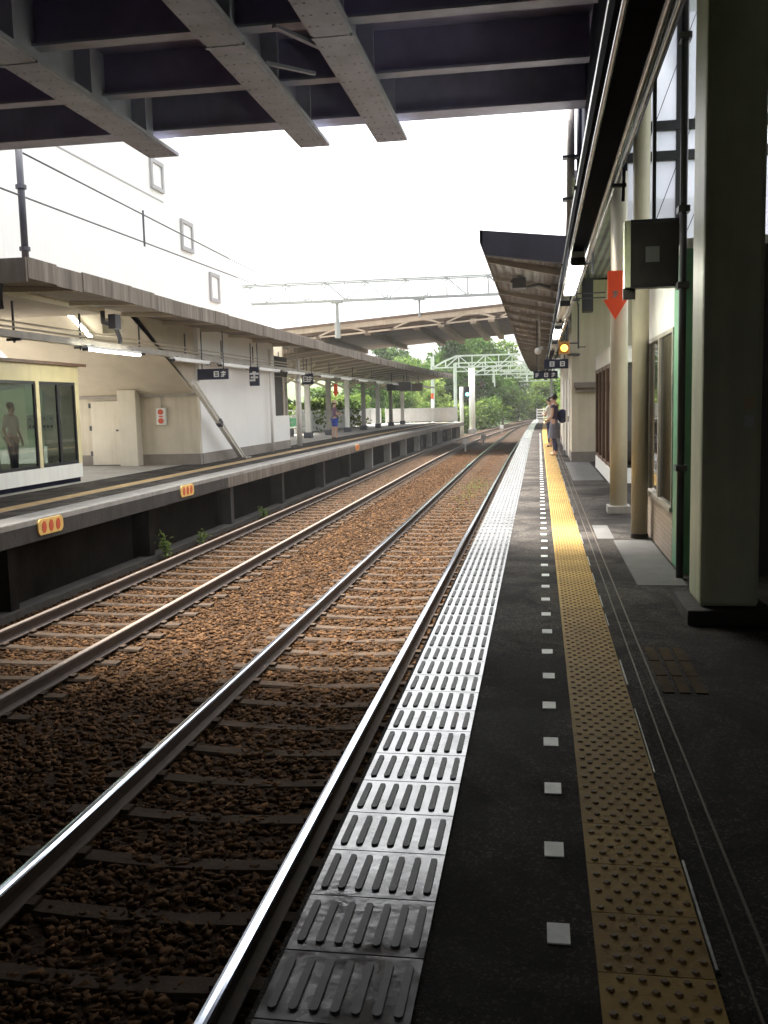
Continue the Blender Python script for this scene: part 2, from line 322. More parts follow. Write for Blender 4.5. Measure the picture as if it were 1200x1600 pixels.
# loose stones lying on the bed
N = 100000
yy = 2.5+(rng.random(N)**1.6)*55; xx = -7.4+rng.random(N)*6.55
dz = np.interp(xx, [-7.4, -6.9, -4.5, -3.95, -3.4, -1.0, -.8], [-1.36, -1.31, -1.31, -1.28, -1.30, -1.30, -1.33])
xx = xx+4e-4*np.maximum(0, yy-38)**2
c0 = np.stack([xx, yy, dz+.004], 1); s0 = (.011+.019*rng.random(N))[:, None]
base = np.array([[-1, -1, -.7], [1, -1, -.7], [1, 1, -.7], [-1, 1, -.7], [-.7, -.7, .7], [.7, -.7, .7], [.7, .7, .7], [-.7, .7, .7]])
an = rng.random(N)*6.28; ca, sa = np.cos(an), np.sin(an)
bv = base[None]+rng.normal(0, .33, (N, 8, 3)); bv = bv*np.stack([1+.5*rng.random(N), 1-.3*rng.random(N), .6+.5*rng.random(N)], 1)[:, None, :]
rx = bv[..., 0]*ca[:, None]-bv[..., 1]*sa[:, None]; ry = bv[..., 0]*sa[:, None]+bv[..., 1]*ca[:, None]
V = np.stack([rx, ry, bv[..., 2]], -1)*s0[:, None, :]+c0[:, None, :]
fq = np.array([[3, 2, 1, 0], [4, 5, 6, 7], [0, 1, 5, 4], [1, 2, 6, 5], [2, 3, 7, 6], [3, 0, 4, 7]])
F = (fq[None]+(np.arange(N)*8)[:, None, None]).reshape(-1, 4)
tag(npmesh('ballast_stones', V.reshape(-1, 3), F, 'stone'), 'loose rusty brown ballast stones between and beside the rails', 'ballast', None, 'stuff')

# near platform
YP0, YP1 = -38, 82
p = MB(); p.sweep([(-.72, 0), (-.72, -.16), (-.60, -.20), (-.60, -1.7), (7, -1.7), (7, 0)], ys(YP0, YP1, 3), bn)
near_platform = tag(p.build('near_platform', 'asphalt', org=(0, 0, 0)), 'dark asphalt platform the picture is taken from', None, None, 'structure')
t = MB(); gb = MB(); y = 1.2
while y < 80:
    fx = bn(y); t.box(-.700+fx, -.315+fx, y+.003, y+.297, 0, .010)
    for k in range(7):
        x = -.668+k*.0535+fx; q = [(x+.0115*math.cos(a_), y+(.05 if a_ > 3.1 else .25)+.0115*math.sin(a_)) for a_ in [math.pi*i/5 for i in range(6)]+[math.pi+math.pi*i/5+1e-3 for i in range(6)]]
        if y < 40: gb.prism(q, 'z', .010, .016)
    y += .30
t.build('edge_tiles', 'grey_tile', near_platform); gb.build('grip_bars', 'grip_bar', near_platform)
t = MB(); d = MB(); y = 1.2
while y < 80:
    fx = bn(y); t.box(.145+fx, .443+fx, y+.0015, y+.2985, 0, .009)
    if y < 34:
        for r in range(6):
            for k in range(5):
                x = .172+k*.056+(.028 if r % 2 else 0); 
                if x > .435: continue
                n_ = 8 if y < 8 else 5; yc = y+.025+r*.05; o = len(d.v)
                for rad, zz in ((.0125, .009), (.008, .0145)):
                    d.v += [(x+rad*math.cos(6.2832*i/n_), yc+rad*math.sin(6.2832*i/n_), zz) for i in range(n_)]
                d.f += [(o+i, o+(i+1) % n_, o+n_+(i+1) % n_, o+n_+i) for i in range(n_)]+[tuple(o+n_+i for i in range(n_))]; d.mi += [0]*(n_+1)
    y += .30
t.build('tactile_strip', 'yellow_tile', near_platform); d.build('tactile_dots', 'tactile_dot', near_platform)
s = MB(); y = 1.50
while y < 46:
    j = random.uniform(-.004, .004); s.box(.014+j, .078+j, y, y+.105, 0, .004); y += .515
s.build('painted_squares', 'white_mark', near_platform)
s = MB()
y = 1.2
while y < 26:                                    # broken bright metal lip beside the tactile strip
    L = random.uniform(.25, .9); s.box(.449, .449+random.uniform(.004, .009), y, y+L, 0, .008); y += L+random.uniform(.05, .9)
s.build('metal_lip', 'bright_edge', near_platform)
s = MB(); s.box(.520, .528, 1.2, 60, 0, .005); s.box(.590, .600, 1.2, 60, 0, .005)
s.build('drain_channel', 'drain_metal', near_platform)
s = MB(); [s.box(.62+.082*k, .62+.082*k+.058, 4.90+.31*q, 5.19+.31*q, 0, .006) for k in range(3) for q in range(3)]; s.build('worn_tactile_patch', 'old_yellow', near_platform)
s = MB(); s.box(.78, 1.17, 7.80, 10.35, 0, .004); s.box(.62, .80, 10.45, 11.6, 0, .004); s.box(.62, 1.2, 18.2, 23.7, 0, .004); s.build('paving_slabs', 'slab', near_platform)

# far platform
p = MB(); p.sweep([(-7.05, 0), (-7.05, -.30), (-7.55, -.34), (-7.55, -1.7), (-22, -1.7), (-22, 0)], ys(YP0, 77, 3), be)
far_platform = tag(p.build('far_platform', 'concrete', org=(-7.05, 20, 0)), 'concrete platform on the far side of the tracks', None, None, 'structure')
s = MB(); s.sweep([(-8.15, .0), (-8.15, .008), (-8.45, .008), (-8.45, 0)], ys(0, 76, 2), be); s.build('tactile_strip', 'yellow_dull', far_platform)
s = MB(); s.sweep([(-7.06, 0), (-7.06, .006), (-7.56, .006), (-7.56, 0)], ys(0, 76.5, 2), be); s.build('edge_coping', 'coping', far_platform)
s = MB(); s.sweep([(-7.6, 0), (-7.6, .005), (-8.1, .005), (-8.1, 0)], ys(0, 76, 2), be); s.build('asphalt_band', 'asphalt', far_platform)
s = MB(); s.sweep([(-8.5, 0), (-8.5, .005), (-9.6, .005), (-9.6, 0)], ys(0, 76, 2), be); s.build('asphalt_walkway', 'asphalt', far_platform)
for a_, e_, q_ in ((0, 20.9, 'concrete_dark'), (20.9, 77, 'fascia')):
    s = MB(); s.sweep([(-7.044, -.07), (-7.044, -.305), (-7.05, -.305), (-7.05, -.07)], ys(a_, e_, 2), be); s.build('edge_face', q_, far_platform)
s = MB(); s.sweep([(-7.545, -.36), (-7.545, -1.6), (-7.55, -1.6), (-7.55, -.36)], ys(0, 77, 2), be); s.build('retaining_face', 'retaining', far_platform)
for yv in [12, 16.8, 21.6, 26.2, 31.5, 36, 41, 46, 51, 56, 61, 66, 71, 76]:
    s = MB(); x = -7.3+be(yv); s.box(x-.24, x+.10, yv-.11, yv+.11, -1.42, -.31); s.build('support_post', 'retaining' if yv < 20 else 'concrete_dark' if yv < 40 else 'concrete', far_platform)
# low cable trough along the foot of the far platform
s = MB(); s.sweep([(-7.12, -1.22), (-7.12, -1.5), (-7.42, -1.5), (-7.42, -1.22)], ys(2, 76, 2), be)
tag(s.build('cable_trough', 'concrete_dark'), 'low concrete cable trough along the foot of the far platform', 'cable trough')

# ------------------------------------------------------------------ tracks
def track(xc, fx, label, gp):
    root = thing('railway_track', (xc, 0, RT), label, 'track', 'railway tracks')
    for sx in (-.75, .75):
        c = xc+sx; m = MB(); Y = ys(-30, 170, 2)
        m.k = 0; m.sweep([(c-.034, RT-.012), (c-.034, RT-.045), (c-.009, RT-.06), (c-.009, RT-.125), (c-.065, RT-.145), (c-.065, RT-.16), (c+.065, RT-.16), (c+.065, RT-.145), (c+.009, RT-.125), (c+.009, RT-.06), (c+.034, RT-.045), (c+.034, RT-.012)], Y, fx)
        m.k = 1; m.sweep([(c+.0335, RT-.012), (c+.027, RT-.003), (c+.012, RT), (c-.012, RT), (c-.027, RT-.003), (c-.0335, RT-.012)], Y, fx, closed=False)
        m.build('rail', ['rail_side', gp], root)
    rest = MB(); n = 0; y = 1.0
    while y < 150:
        yj = y+random.uniform(-.02, .02); fxx = fx(y); m = MB() if n < 100 else rest
        zt = RT-.164; pr = []
        for q in range(-10, 11):
            u = q/10*1.08; pr.append((u, zt-.022*max(0, 1-(abs(u)/.62)**2)))
        h = .085; vs = []; fs = []; N_ = len(pr)
        for (u, z) in pr:
            xw = xc+u+fxx; vs += [(xw, yj-h, z-.02), (xw, yj-h+.02, z), (xw, yj+h-.02, z), (xw, yj+h, z-.02), (xw, yj+h, z-.16), (xw, yj-h, z-.16)]
        for i in range(N_-1):
            for k in range(6): a = i*6+k; bb = i*6+(k+1) % 6; fs.append((a, a+6, bb+6, bb))
        fs += [tuple(range(6)), tuple((N_-1)*6+k for k in reversed(range(6)))]
        m.add(vs, fs)
        for sx in (-.75, .75):
            for e in (-.1, .1): m.box(xc+sx+e-.03+fxx, xc+sx+e+.03+fxx, yj-.05, yj+.05, zt-.005, zt+.028)
        if n < 100: m.build('sleeper', 'sleeper', root)
        n += 1; y += .62
    q = rest.build('sleeper', 'sleeper', root); q['kind'] = 'stuff'
track(-2.19, bn, 'near railway track with bright polished rails beside the dark platform', 'rail_top')
track(-5.69, bf, 'far railway track with dull rusty rails beside the far platform', 'rail_dull')

# ------------------------------------------------------------------ road deck overhead
dk = thing('overpass_bridge', (-5, 0, 4.97), 'dark steel deck with riveted girders crossing overhead', 'bridge')
m = MB(); m.box(-22, 1.0, -14, 11.9, 5.42, 5.9); m.build('deck_slab', 'deck_under', dk)
m = MB(); m.box(-22, .56, 11.9, 12.0, 4.97, 6.4); m.box(-22, .56, 11.75, 12.08, 4.965, 4.99); m.build('end_fascia', 'steel_girder', dk)
for yv in (10.42, 8.92, 7.4, 5.9):
    m = MB(); m.k = 0; m.box(-22, .53, yv-.012, yv+.012, 4.99, 5.419); m.k = 1; m.box(-22, .53, yv-.085, yv+.085, 4.965, 4.99); m.build('cross_beam', ['deck_under', 'steel_girder'], dk)
for xg in (-12.2, -8.6, -4.76, -2.76, -1.78):
    wd = .19 if xg > -4 else .2; m = MB()
    m.box(xg-wd, xg+wd, -14, 12.12, 4.745, 4.785); m.box(xg-wd*.86, xg+wd*.86, -14, 11.6, 4.73, 4.745); m.box(xg-.02, xg+.02, -14, 11.74, 4.785, 5.419)
    yv = 5.0
    while yv < 12:
        for sgn in (-.72, -.36, .36, .72): m.ball((xg+wd*sgn, yv, 4.73), (.016, .016, .008), 6, 4)
        yv += .24
    for yv in (6.6, 8.2, 9.7, 11.1):
        m.box(xg-wd, xg-.02, yv-.01, yv+.01, 4.785, 5.3); m.box(xg+.02, xg+wd, yv-.01, yv+.01, 4.785, 5.3)
    for yv in (8.6,): m.box(xg-wd*.98, xg+wd*.98, yv, yv+.05, 4.722, 4.745)
    m.build('girder', 'steel_girder', dk)
m = MB(); m.bar((-2.3, 8.6, 4.86), (-1.95, 9.2, 4.83), .05, .03); m.bar((-2.6, 9.35, 4.82), (-2.2, 9.75, 4.82), .04, .03); m.build('cleat', 'steel_girder', dk)
# right edge beam and the ceiling of the covered way
bm_ = thing('edge_beam', (.75, 0, 4.2), 'dark deep beam running along the covered side of the near platform', 'beam')
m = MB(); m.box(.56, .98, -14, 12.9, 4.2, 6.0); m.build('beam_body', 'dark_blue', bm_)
m = MB(); m.box(.54, .56, -14, 12.9, 4.18, 4.24); m.box(.98, 1.0, -14, 12.9, 4.18, 4.24); m.build('bottom_flange', 'steel_dark', bm_)
m = MB(); m.box(.98, 2.6, -14, 13.0, 6.3, 6.5)
tag(m.build('roof_slab', 'dark_panel'), 'dark roof slab above the clerestory windows on the right', 'roof')  # slab out of view, extended to dim the pane tops
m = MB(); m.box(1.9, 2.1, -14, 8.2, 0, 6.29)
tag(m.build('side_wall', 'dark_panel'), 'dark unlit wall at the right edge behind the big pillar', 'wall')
m = MB(); m.box(-22.2, -22.0, -14, 12, -1.7, 5.41); tag(m.build('back_wall', 'concrete_dark'), 'unseen wall added under the deck to keep light out at the left', 'wall')  # unseen wall added to keep side light out under the deck
m = MB(); m.box(-22, -2, -14.3, -14, -1.7, 5.41); m.box(-2, 2.1, -14.3, -14, -1.7, 1.5); tag(m.build('rear_light_block', 'concrete_dark'), 'unseen wall added behind the viewer to cut light from the rear', 'wall')  # unseen wall added to cut light from behind; gap lights the pillar

# ------------------------------------------------------------------ right hand side: pillar, columns, office
pl = thing('pillar', (1.24, 6.8, 0), 'broad square pale green pillar on a plinth at the right', 'pillar')
m = MB(); m.box(1.06, 1.44, 6.55, 7.02, .10, 6.29); m.build('shaft', 'pale_green', pl, bevel=.03)
m = MB(); m.box(.965, 1.52, 6.42, 7.10, 0, .10); m.build('plinth', 'concrete_dark', pl, bevel=.012)
m = MB(); m.box(1.325, 1.39, 6.541, 6.55, 1.42, 1.50); m.build('notice', 'cream', pl)
m = MB(); m.box(1.325, 1.385, 6.541, 6.55, 1.30, 1.375); m.build('notice', 'sign_white', pl)
c1 = thing('column', (1.07, 10.55, 0), 'slim round cream column nearest the office window', 'column', 'round platform columns')
m = MB(); m.tube([(1.07, 10.55, 0), (1.07, 10.55, 6.29)], .088, 20); m.build('shaft', 'column_cream', c1, smooth=True)
m = MB(); m.tube([(1.07, 10.55, 0), (1.07, 10.55, .05)], .094, 20); m.build('foot_collar', 'concrete_dark', c1)
c2 = thing('column', (1.04, 12.95, 0), 'thicker round cream column standing on a square plinth', 'column', 'round platform columns')
m = MB(); m.tube([(1.04, 12.95, .10), (1.04, 12.95, 4.39)], .112, 20); m.build('shaft', 'column_cream', c2, smooth=True)
m = MB(); m.box(.89, 1.19, 12.78, 13.1, 0, .10); m.build('plinth', 'concrete', c2, bevel=.01)

of = thing('station_office', (1.6, 9.6, 0), 'platform office with tiled dado and dark window behind the green post', 'building')
m = MB(); m.box(1.19, 3.2, 8.9, 11.1, 0, .47); m.build('dado_wall', 'dado_tile', of)
m = MB(); m.box(1.19, 3.2, 8.9, 11.1, 2.13, 2.72); m.build('upper_wall', 'white_paint', of)
m = MB(); m.box(1.19, 3.2, 10.98, 11.1, .47, 2.13); m.build('end_wall', 'white_paint', of)
m = MB(); m.box(1.165, 1.26, 8.9, 10.98, .47, .51); m.box(1.18, 1.23, 8.9, 10.98, 2.09, 2.13); m.box(1.18, 1.23, 10.93, 10.98, .51, 2.09); m.box(1.18, 1.23, 8.9, 8.94, .51, 2.09); m.box(1.175, 1.235, 9.86, 9.93, .51, 2.09)
wf = m.build('window_frame', 'pipe', of)
m = MB(); m.box(1.200, 1.206, 8.94, 9.86, .51, 2.09); m.build('window_pane', 'dark_glass', wf)
m = MB(); m.box(1.212, 1.218, 9.93, 10.93, .51, 2.09); m.build('window_pane', 'dark_glass', wf)
m = MB(); m.box(1.19, 1.30, 8.30, 8.9, 0, 2.72); m.build('corner_post', 'green_post', of, bevel=.012)
m = MB(); m.box(1.31, 3.2, 8.25, 8.45, 0, 2.72); m.build('front_wall', 'dark_panel', of)
m = MB(); m.box(1.19, 2.6, 8.3, 11.1, 2.72, 2.80); m.build('flat_roof', 'white_paint', of)
m = MB(); m.box(3.0, 3.1, 8.5, 10.9, 0, 2.7); m.box(1.3, 3.0, 8.6, 10.9, .02, .06); m.build('inner_wall', 'dark_panel', of)
cl = thing('end_glazing', (1.9, 11.2, 2.80), 'tall frosted window panels glowing above the office roof at upper right', 'window')
for x0, x1 in ((.985, 1.50), (1.56, 2.05), (2.11, 2.6)):
    for z0, z1 in ((2.86, 4.10), (4.20, 4.42), (4.52, 6.29)):
        m = MB(); m.box(x0, x1, 11.215, 11.225, z0, z1); m.build('pane', 'frosted_pane', cl)
m = MB(); m.box(.985, 2.6, 11.18, 11.26, 4.10, 4.20); m.box(.985, 2.6, 11.18, 11.26, 4.42, 4.52); m.box(.985, 2.6, 11.18, 11.26, 2.80, 2.86)
for x0 in (1.50, 2.05): m.box(x0, x0+.06, 11.19, 11.25, 2.86, 6.29)
m.build('frame', 'black_frame', cl)
m = MB(); m.bar((1.15, 11.10, 3.1), (1.75, 11.10, 4.7), .008, .008, (0, 1, 0)); m.bar((1.2, 11.12, 4.3), (1.8, 11.12, 5.9), .008, .008, (0, 1, 0)); m.bar((1.42, 11.14, 2.86), (1.9, 11.14, 4.0), .008, .008, (0, 1, 0)); m.build('diagonal_line', 'black_frame', cl)  # thin dark diagonal lines just before the panes
pp = thing('drain_pipe', (1.17, 8.12, 0), 'dark vertical pipe with bolted brackets beside the green post', 'pipe')
m = MB(); m.tube([(1.155, 8.15, 0), (1.155, 8.15, 6.29)], .030, 12); m.build('pipe_run', 'pipe_dark', pp, smooth=True)
for zz in (.9, 2.38, 2.98, 4.3):
    m = MB(); m.box(1.11, 1.20, 8.10, 8.24, zz, zz+.05); m.build('bracket', 'pipe_dark', pp)
m = MB(); m.box(.50, 1.15, 13.0, 13.12, 4.41, 5.3); m.box(.50, 1.15, 12.9, 13.0, 5.3, 6)
tag(m.build('gable_panel', 'dark_blue'), 'dark panel closing the gap between deck and near canopy', 'panel')
dp = thing('downpipe', (.40, 12.3, 3.6), 'grey rainwater pipe dropping from the deck to the near canopy', 'pipe')
m = MB(); m.tube([(.40, 12.3, 3.55), (.40, 12.3, 5.4)], .05, 12); m.build('pipe_run', 'pipe', dp, smooth=True)
m = MB(); m.tube([(.495, 12.35, 3.55), (.495, 12.35, 5.4)], .02, 8); m.build('pipe_run', 'pipe_dark', dp, smooth=True)
for zz in (4.45, 3.95):
    m = MB(); m.box(.30, .52, 12.24, 12.38, zz, zz+.03); m.build('bracket', 'pipe_dark', dp)

# glazed waiting room on the near platform
wr = thing('glazed_kiosk', (2, 19.5, 0), 'white based glazed kiosk with brown framed dark windows behind the columns', 'kiosk')
m = MB(); m.box(1.25, 3.1, 17.5, 21.9, 0, .27); m.build('base_panel', 'white_paint', wr)
m = MB(); m.box(1.25, 3.1, 17.5, 21.9, 2.15, 2.40); m.box(1.25, 3.1, 17.5, 21.9, 2.405, 2.44); m.build('head_panel', 'white_paint', wr)
m = MB()
for yv in (17.5, 18.55, 19.65, 20.75, 21.83): m.box(1.25, 1.32, yv, yv+.07, .27, 2.15)
m.box(2.1, 2.17, 17.5, 17.56, .27, 2.15); m.box(1.26, 1.31, 17.5, 21.9, 2.08, 2.15); m.box(1.26, 1.31, 17.5, 21.9, .27, .33)
m.build('frame', 'brown_frame', wr)
m = MB(); m.box(1.28, 1.285, 17.56, 21.84, .33, 2.08); m.box(1.32, 3.1, 17.53, 17.535, .33, 2.08); m.build('glazing', 'dark_glass', wr)
m = MB(); m.box(3.0, 3.09, 17.6, 21.8, .27, 2.15); m.box(1.4, 3.0, 17.6, 21.8, .27, .30); m.build('interior', 'dark_panel', wr)

# white block building
bl = thing('platform_building', (2, 30, 0), 'plain pale building at the right that narrows the near platform', 'building')
m = MB(); m.box(.79, 3.2, 23.8, 36, .25, 4.36); m.build('wall', 'beige_wall', bl)
m = MB(); m.box(.775, 3.2, 23.78, 36, 0, .25); m.build('skirting', 'skirting', bl)
m = MB(); m.box(.84, 3.2, 23.62, 23.8, 1.80, 1.93); m.box(.87, 3.2, 23.7, 23.8, 1.70, 1.80); m.build('ledge', 'skirting', bl)
for yv in (25.2, 28.0, 31.4):
    m = MB(); m.box(.76, .79, yv, yv+.95, .05, 2.05); dr = m.build('door', 'white_paint', bl)
    m = MB(); m.box(.74, .76, yv+.1, yv+.14, .95, 1.1); m.build('handle', 'pipe_dark', dr)
m = MB(); m.box(.72, .79, 26.6, 26.7, 0, 3.4); m.box(.72, .79, 29.5, 29.58, 0, 3.4); m.build('pilaster', 'white_paint', bl)
m = MB(); m.tube([(.96, 23.74, 2.6), (.70, 23.4, 2.6), (.66, 23.2, 2.9), (.66, 23.2, 3.45)], .035, 8); m.build('conduit', 'pipe_dark', bl, smooth=True)

# near canopy
YC0, YC1 = 13.1, 68
cn = thing('platform_canopy', (0, 40, 3.4), 'dark ribbed canopy over the near platform on the right', 'canopy', 'platform canopies')
m = MB(); m.sweep([(-.74, 3.70), (-.74, 3.64), (.44, 3.42), (.48, 4.38), (1.15, 4.40), (1.15, 4.52), (.40, 4.5), (.36, 3.62)], ys(YC0+.05, YC1, 2), bn); m.build('roof_deck', 'canopy_slate', cn)
m = MB(); m.sweep([(1.15, 4.40), (3.2, 4.44), (3.2, 4.54), (1.15, 4.50)], ys(15.4, YC1, 2), bn); m.build('ceiling', 'canopy_slate', cn)
m = MB(); m.prism([(-.76, 3.78), (-.76, 3.62), (-.70, 3.46), (.46, 3.28), (.46, 3.64)], 'y', YC0-.06, YC0+.04); m.build('front_fascia', 'steel_dark', cn)
m = MB(); m.sweep([(-.77, 3.78), (-.77, 3.62), (-.73, 3.60), (-.73, 3.78)], ys(YC0-.06, YC1, 2), bn); m.build('edge_trim', 'fascia', cn)
yv = 14.6
while yv < YC1:
    m = MB(); fx = bn(yv); m.prism([(-.72+fx, 3.635), (-.72+fx, 3.57), (.44+fx, 3.30), (.44+fx, 3.418)], 'y', yv-.04, yv+.04); m.build('rafter', 'pipe', cn); yv += 2.1
m = MB(); m.sweep([(.40, 3.40), (.40, 3.24), (.50, 3.24), (.50, 3.40)], ys(YC0, YC1, 2), bn); m.build('gutter', 'steel_dark', cn)
for yv in (15.2, 19, 40, 46, 52, 58, 64):
    m = MB(); x = .95+bn(yv) if yv < 30 else 2.6+bn(yv)
    if yv > 30: m.tube([(x, yv, 0), (x, yv, 4.39)], .09, 12); m.build('post', 'white_paint', cn)
m = MB(); m.tube([(-.45, 16.3, 3.5), (-.2, 16.3, 3.38), (0, 16.3, 3.42), (.2, 16.3, 3.36)], .03, 6); m.box(-.42, -.2, 16.1, 16.4, 3.36, 3.52); m.build('junction_box', 'pipe_dark', cn)

# lamp trough with fluorescent lamps along the near platform
tr = thing('lamp_trough', (.3, 20, 2.72), 'long grey cable trough hung along the near platform above the tactile strip', 'cable tray')
m = MB(); m.sweep([(.235, 2.70), (.235, 2.80), (.25, 2.80), (.25, 2.715), (.395, 2.715), (.395, 2.80), (.41, 2.80), (.41, 2.70)], ys(-6, 56, 2), bn); m.build('channel', 'dark_blue', tr)
for xv, zv, rr, mm in ((.255, 2.855, .018, 'pipe_shiny'), (.45, 2.84, .020, 'pipe_shiny'), (.50, 2.90, .014, 'pipe_shiny'), (.262, 2.686, .012, 'pipe_shiny'), (.39, 2.684, .014, 'pipe_shiny')):  # lowest pair added for bright strips under the trough
    m = MB(); m.tube([(xv+bn(y), y, zv) for y in ys(-6, 56, 2)], rr, 8); m.build('conduit', mm, tr, smooth=True)
for yv in ys(-4, 54, 3.4):
    m = MB(); x = .3+bn(yv); top = 4.19 if yv < 12.8 else 3.42; xx_ = .57 if yv < 12.8 else .42
    m.bar((.52+bn(yv), yv, 2.72), (xx_+bn(yv), yv, top), .02, .02, (0, 1, 0)); m.box(.22+bn(yv), .54+bn(yv), yv-.02, yv+.02, 2.805, 2.825); m.build('hanger', 'pipe_dark', tr)
def lamp(x, y0, L, z, lit, label, group, d=(0, 1, 0), mm='white_gloss', zz=0.0):
    root = thing('fluorescent_lamp', (x, y0, z), label, 'lamp', group)
    d = Vector(d).normalized(); e = Vector((x, y0, z))+d*L; a = Vector((x, y0, z))
    m = MB(); m.bar(a+Vector((0, 0, .045)), e+Vector((0, 0, .045)), .10, .06); m.build('housing', mm, root)
    sd_ = d.cross(Vector((0, 0, 1))).normalized()
    for s_ in (-.036, .036):
        m = MB(); m.tube([a+sd_*s_+d*.06, e+sd_*s_-d*.06], .019, 10); m.build('tube', 'tube_light' if lit else 'white_gloss', root, smooth=True)
    for q in (a, e-d*.05):
        m = MB(); m.bar(q, q+d*.05, .115, .06); m.build('end_cap', 'pipe_dark', root)
    m = MB(); m.bar(a+d*.3+Vector((0, 0, .075)), a+d*.36+Vector((0, 0, .075)), .03, .05); m.bar(e-d*.36+Vector((0, 0, .075)), e-d*.3+Vector((0, 0, .075)), .03, .05); m.build('clip', 'pipe_dark', root)
    return root
G1 = 'fluorescent lamps under the near canopy'
lamp(.315, 7.9, 2.3, 2.60, True, 'lit fluorescent lamp nearest the red arrow on the near platform', G1)
lamp(.30, 14.8, 2.4, 2.60, True, 'lit fluorescent lamp beside the square orange lamp', G1)
lamp(.30, 11.2, 2.4, 2.60, False, 'unlit fluorescent lamp between the two lit ones on the near platform', G1)
lamp(.30, 18.6, 2.4, 2.60, False, 'unlit fluorescent lamp farthest along the near platform', G1)

# signs on the near platform
def glyph(m, x, z, w_, h_, y, t=.004, kind=0, th=.2):
    a = th*min(w_, h_)
    if kind == 0:     # box with a bar: an unreadable character
        m.box(x, x+a, y-t, y, z, z+h_); m.box(x+w_-a, x+w_, y-t, y, z, z+h_); m.box(x+a, x+w_-a, y-t, y, z+h_-a, z+h_); m.box(x+a, x+w_-a, y-t, y, z, z+a); m.box(x+a, x+w_-a, y-t, y, z+h_*.42, z+h_*.42+a*.8)
    else:
        m.box(x, x+w_, y-t, y, z+h_*.66, z+h_*.66+a); m.box(x+w_*.5-a/2, x+w_*.5+a/2, y-t, y, z, z+h_*.66); m.box(x+w_*.1, x+w_*.9, y-t, y, z+h_*.3, z+h_*.3+a); m.box(x+w_*.3, x+w_*.7, y-t, y, z+h_*.85, z+h_)
        m.box(x, x+w_*.45, y-t, y, z, z+a)
sg = thing('hanging_sign', (.93, 8.3, 2.44), 'large dark square sign with one faint pale square beside the big pillar', 'sign')
m = MB(); m.box(.755, 1.14, 8.28, 8.40, 2.44, 2.94); m.build('board', 'dark_panel', sg)
m = MB(); m.box(.705, .755, 8.275, 8.405, 2.42, 2.96); m.build('side_frame', 'pale_green', sg)
m = MB(); m.box(.755, 1.16, 8.275, 8.405, 2.94, 2.965); m.build('edge_frame', 'black_frame', sg)
m = MB(); m.box(.755, 1.16, 8.275, 8.405, 2.415, 2.44); m.build('edge_frame', 'black_frame', sg)
m = MB(); m.box(.875, .985, 8.276, 8.28, 2.62, 2.745); m.build('pictogram', 'sign_grey', sg)
m = MB(); m.box(.93, .96, 8.32, 8.36, 2.965, 4.17); m.build('hanger', 'black_frame', sg)
m = MB(); m.box(.70, .80, 8.33, 8.37, 2.33, 2.42); m.build('bracket', 'dark_panel', sg)

def arrow_sign(cx, yv, z0, z1, wd, label):
    root = thing('arrow_sign', (cx, yv, z0), label, 'sign', 'red arrow signs'); h = z1-z0; zm = z0+h*.42
    pts = [(cx-wd*.31, z1), (cx-wd*.31, zm), (cx-wd*.5, zm), (cx, z0), (cx+wd*.5, zm), (cx+wd*.31, zm), (cx+wd*.31, z1)]
    m = MB(); m.prism(pts, 'y', yv-.02, yv+.02); m.build('board', 'red_arrow', root)
    m = MB(); glyph(m, cx-wd*.12, zm+h*.04, wd*.24, h*.13, yv-.02, kind=1); m.build('mark', 'sign_grey', root)
    return root
ar = arrow_sign(.948, 12.4, 2.49, 3.09, .30, 'orange red arrow sign pointing down beside the round columns')
m = MB(); m.bar((.45, 12.4, 2.83), (.83, 12.4, 2.83), .015, .015); m.bar((.45, 12.4, 2.77), (.83, 12.4, 2.77), .015, .015); m.build('bracket', 'pipe_dark', ar)

bx = thing('speaker_box', (.89, 18, 3.1), 'dark tall box hanging in front of the pale building', 'box')
m = MB(); m.box(.79, .985, 17.95, 18.25, 3.1, 3.70); m.build('case', 'dark_panel', bx, bevel=.01); m = MB(); m.box(.86, .91, 18.05, 18.1, 3.70, 4.39); m.build('hanger', 'pipe_dark', bx)
m = MB(); m.box(.81, .965, 17.94, 17.95, 3.14, 3.66); m.build('front_grille', 'black_frame', bx)

om = thing('warning_lamp', (.515, 20, 2.45), 'square orange box lamp glowing beside the far lit tube', 'lamp')
m = MB(); m.box(.405, .625, 19.98, 20.10, 2.45, 2.70); m.build('case', 'orange_paint', om, bevel=.01)
m = MB(); m.tube([(.515, 19.98, 2.575), (.515, 19.95, 2.575)], .09, 18); m.build('lens_ring', 'brown_frame', om)
m = MB(); m.ball((.515, 19.95, 2.565), (.075, .03, .075), 14, 8); m.build('lens', 'orange_glow', om, smooth=True)
m = MB(); m.bar((.625, 20.04, 2.66), (.80, 20.04, 2.66), .03, .03); m.bar((.80, 20.04, 2.55), (.80, 20.04, 3.45), .035, .035, (0, 1, 0)); m.bar((.8, 20.04, 2.58), (.95, 20.04, 2.58), .02, .02); m.build('bracket', 'pipe_dark', om)

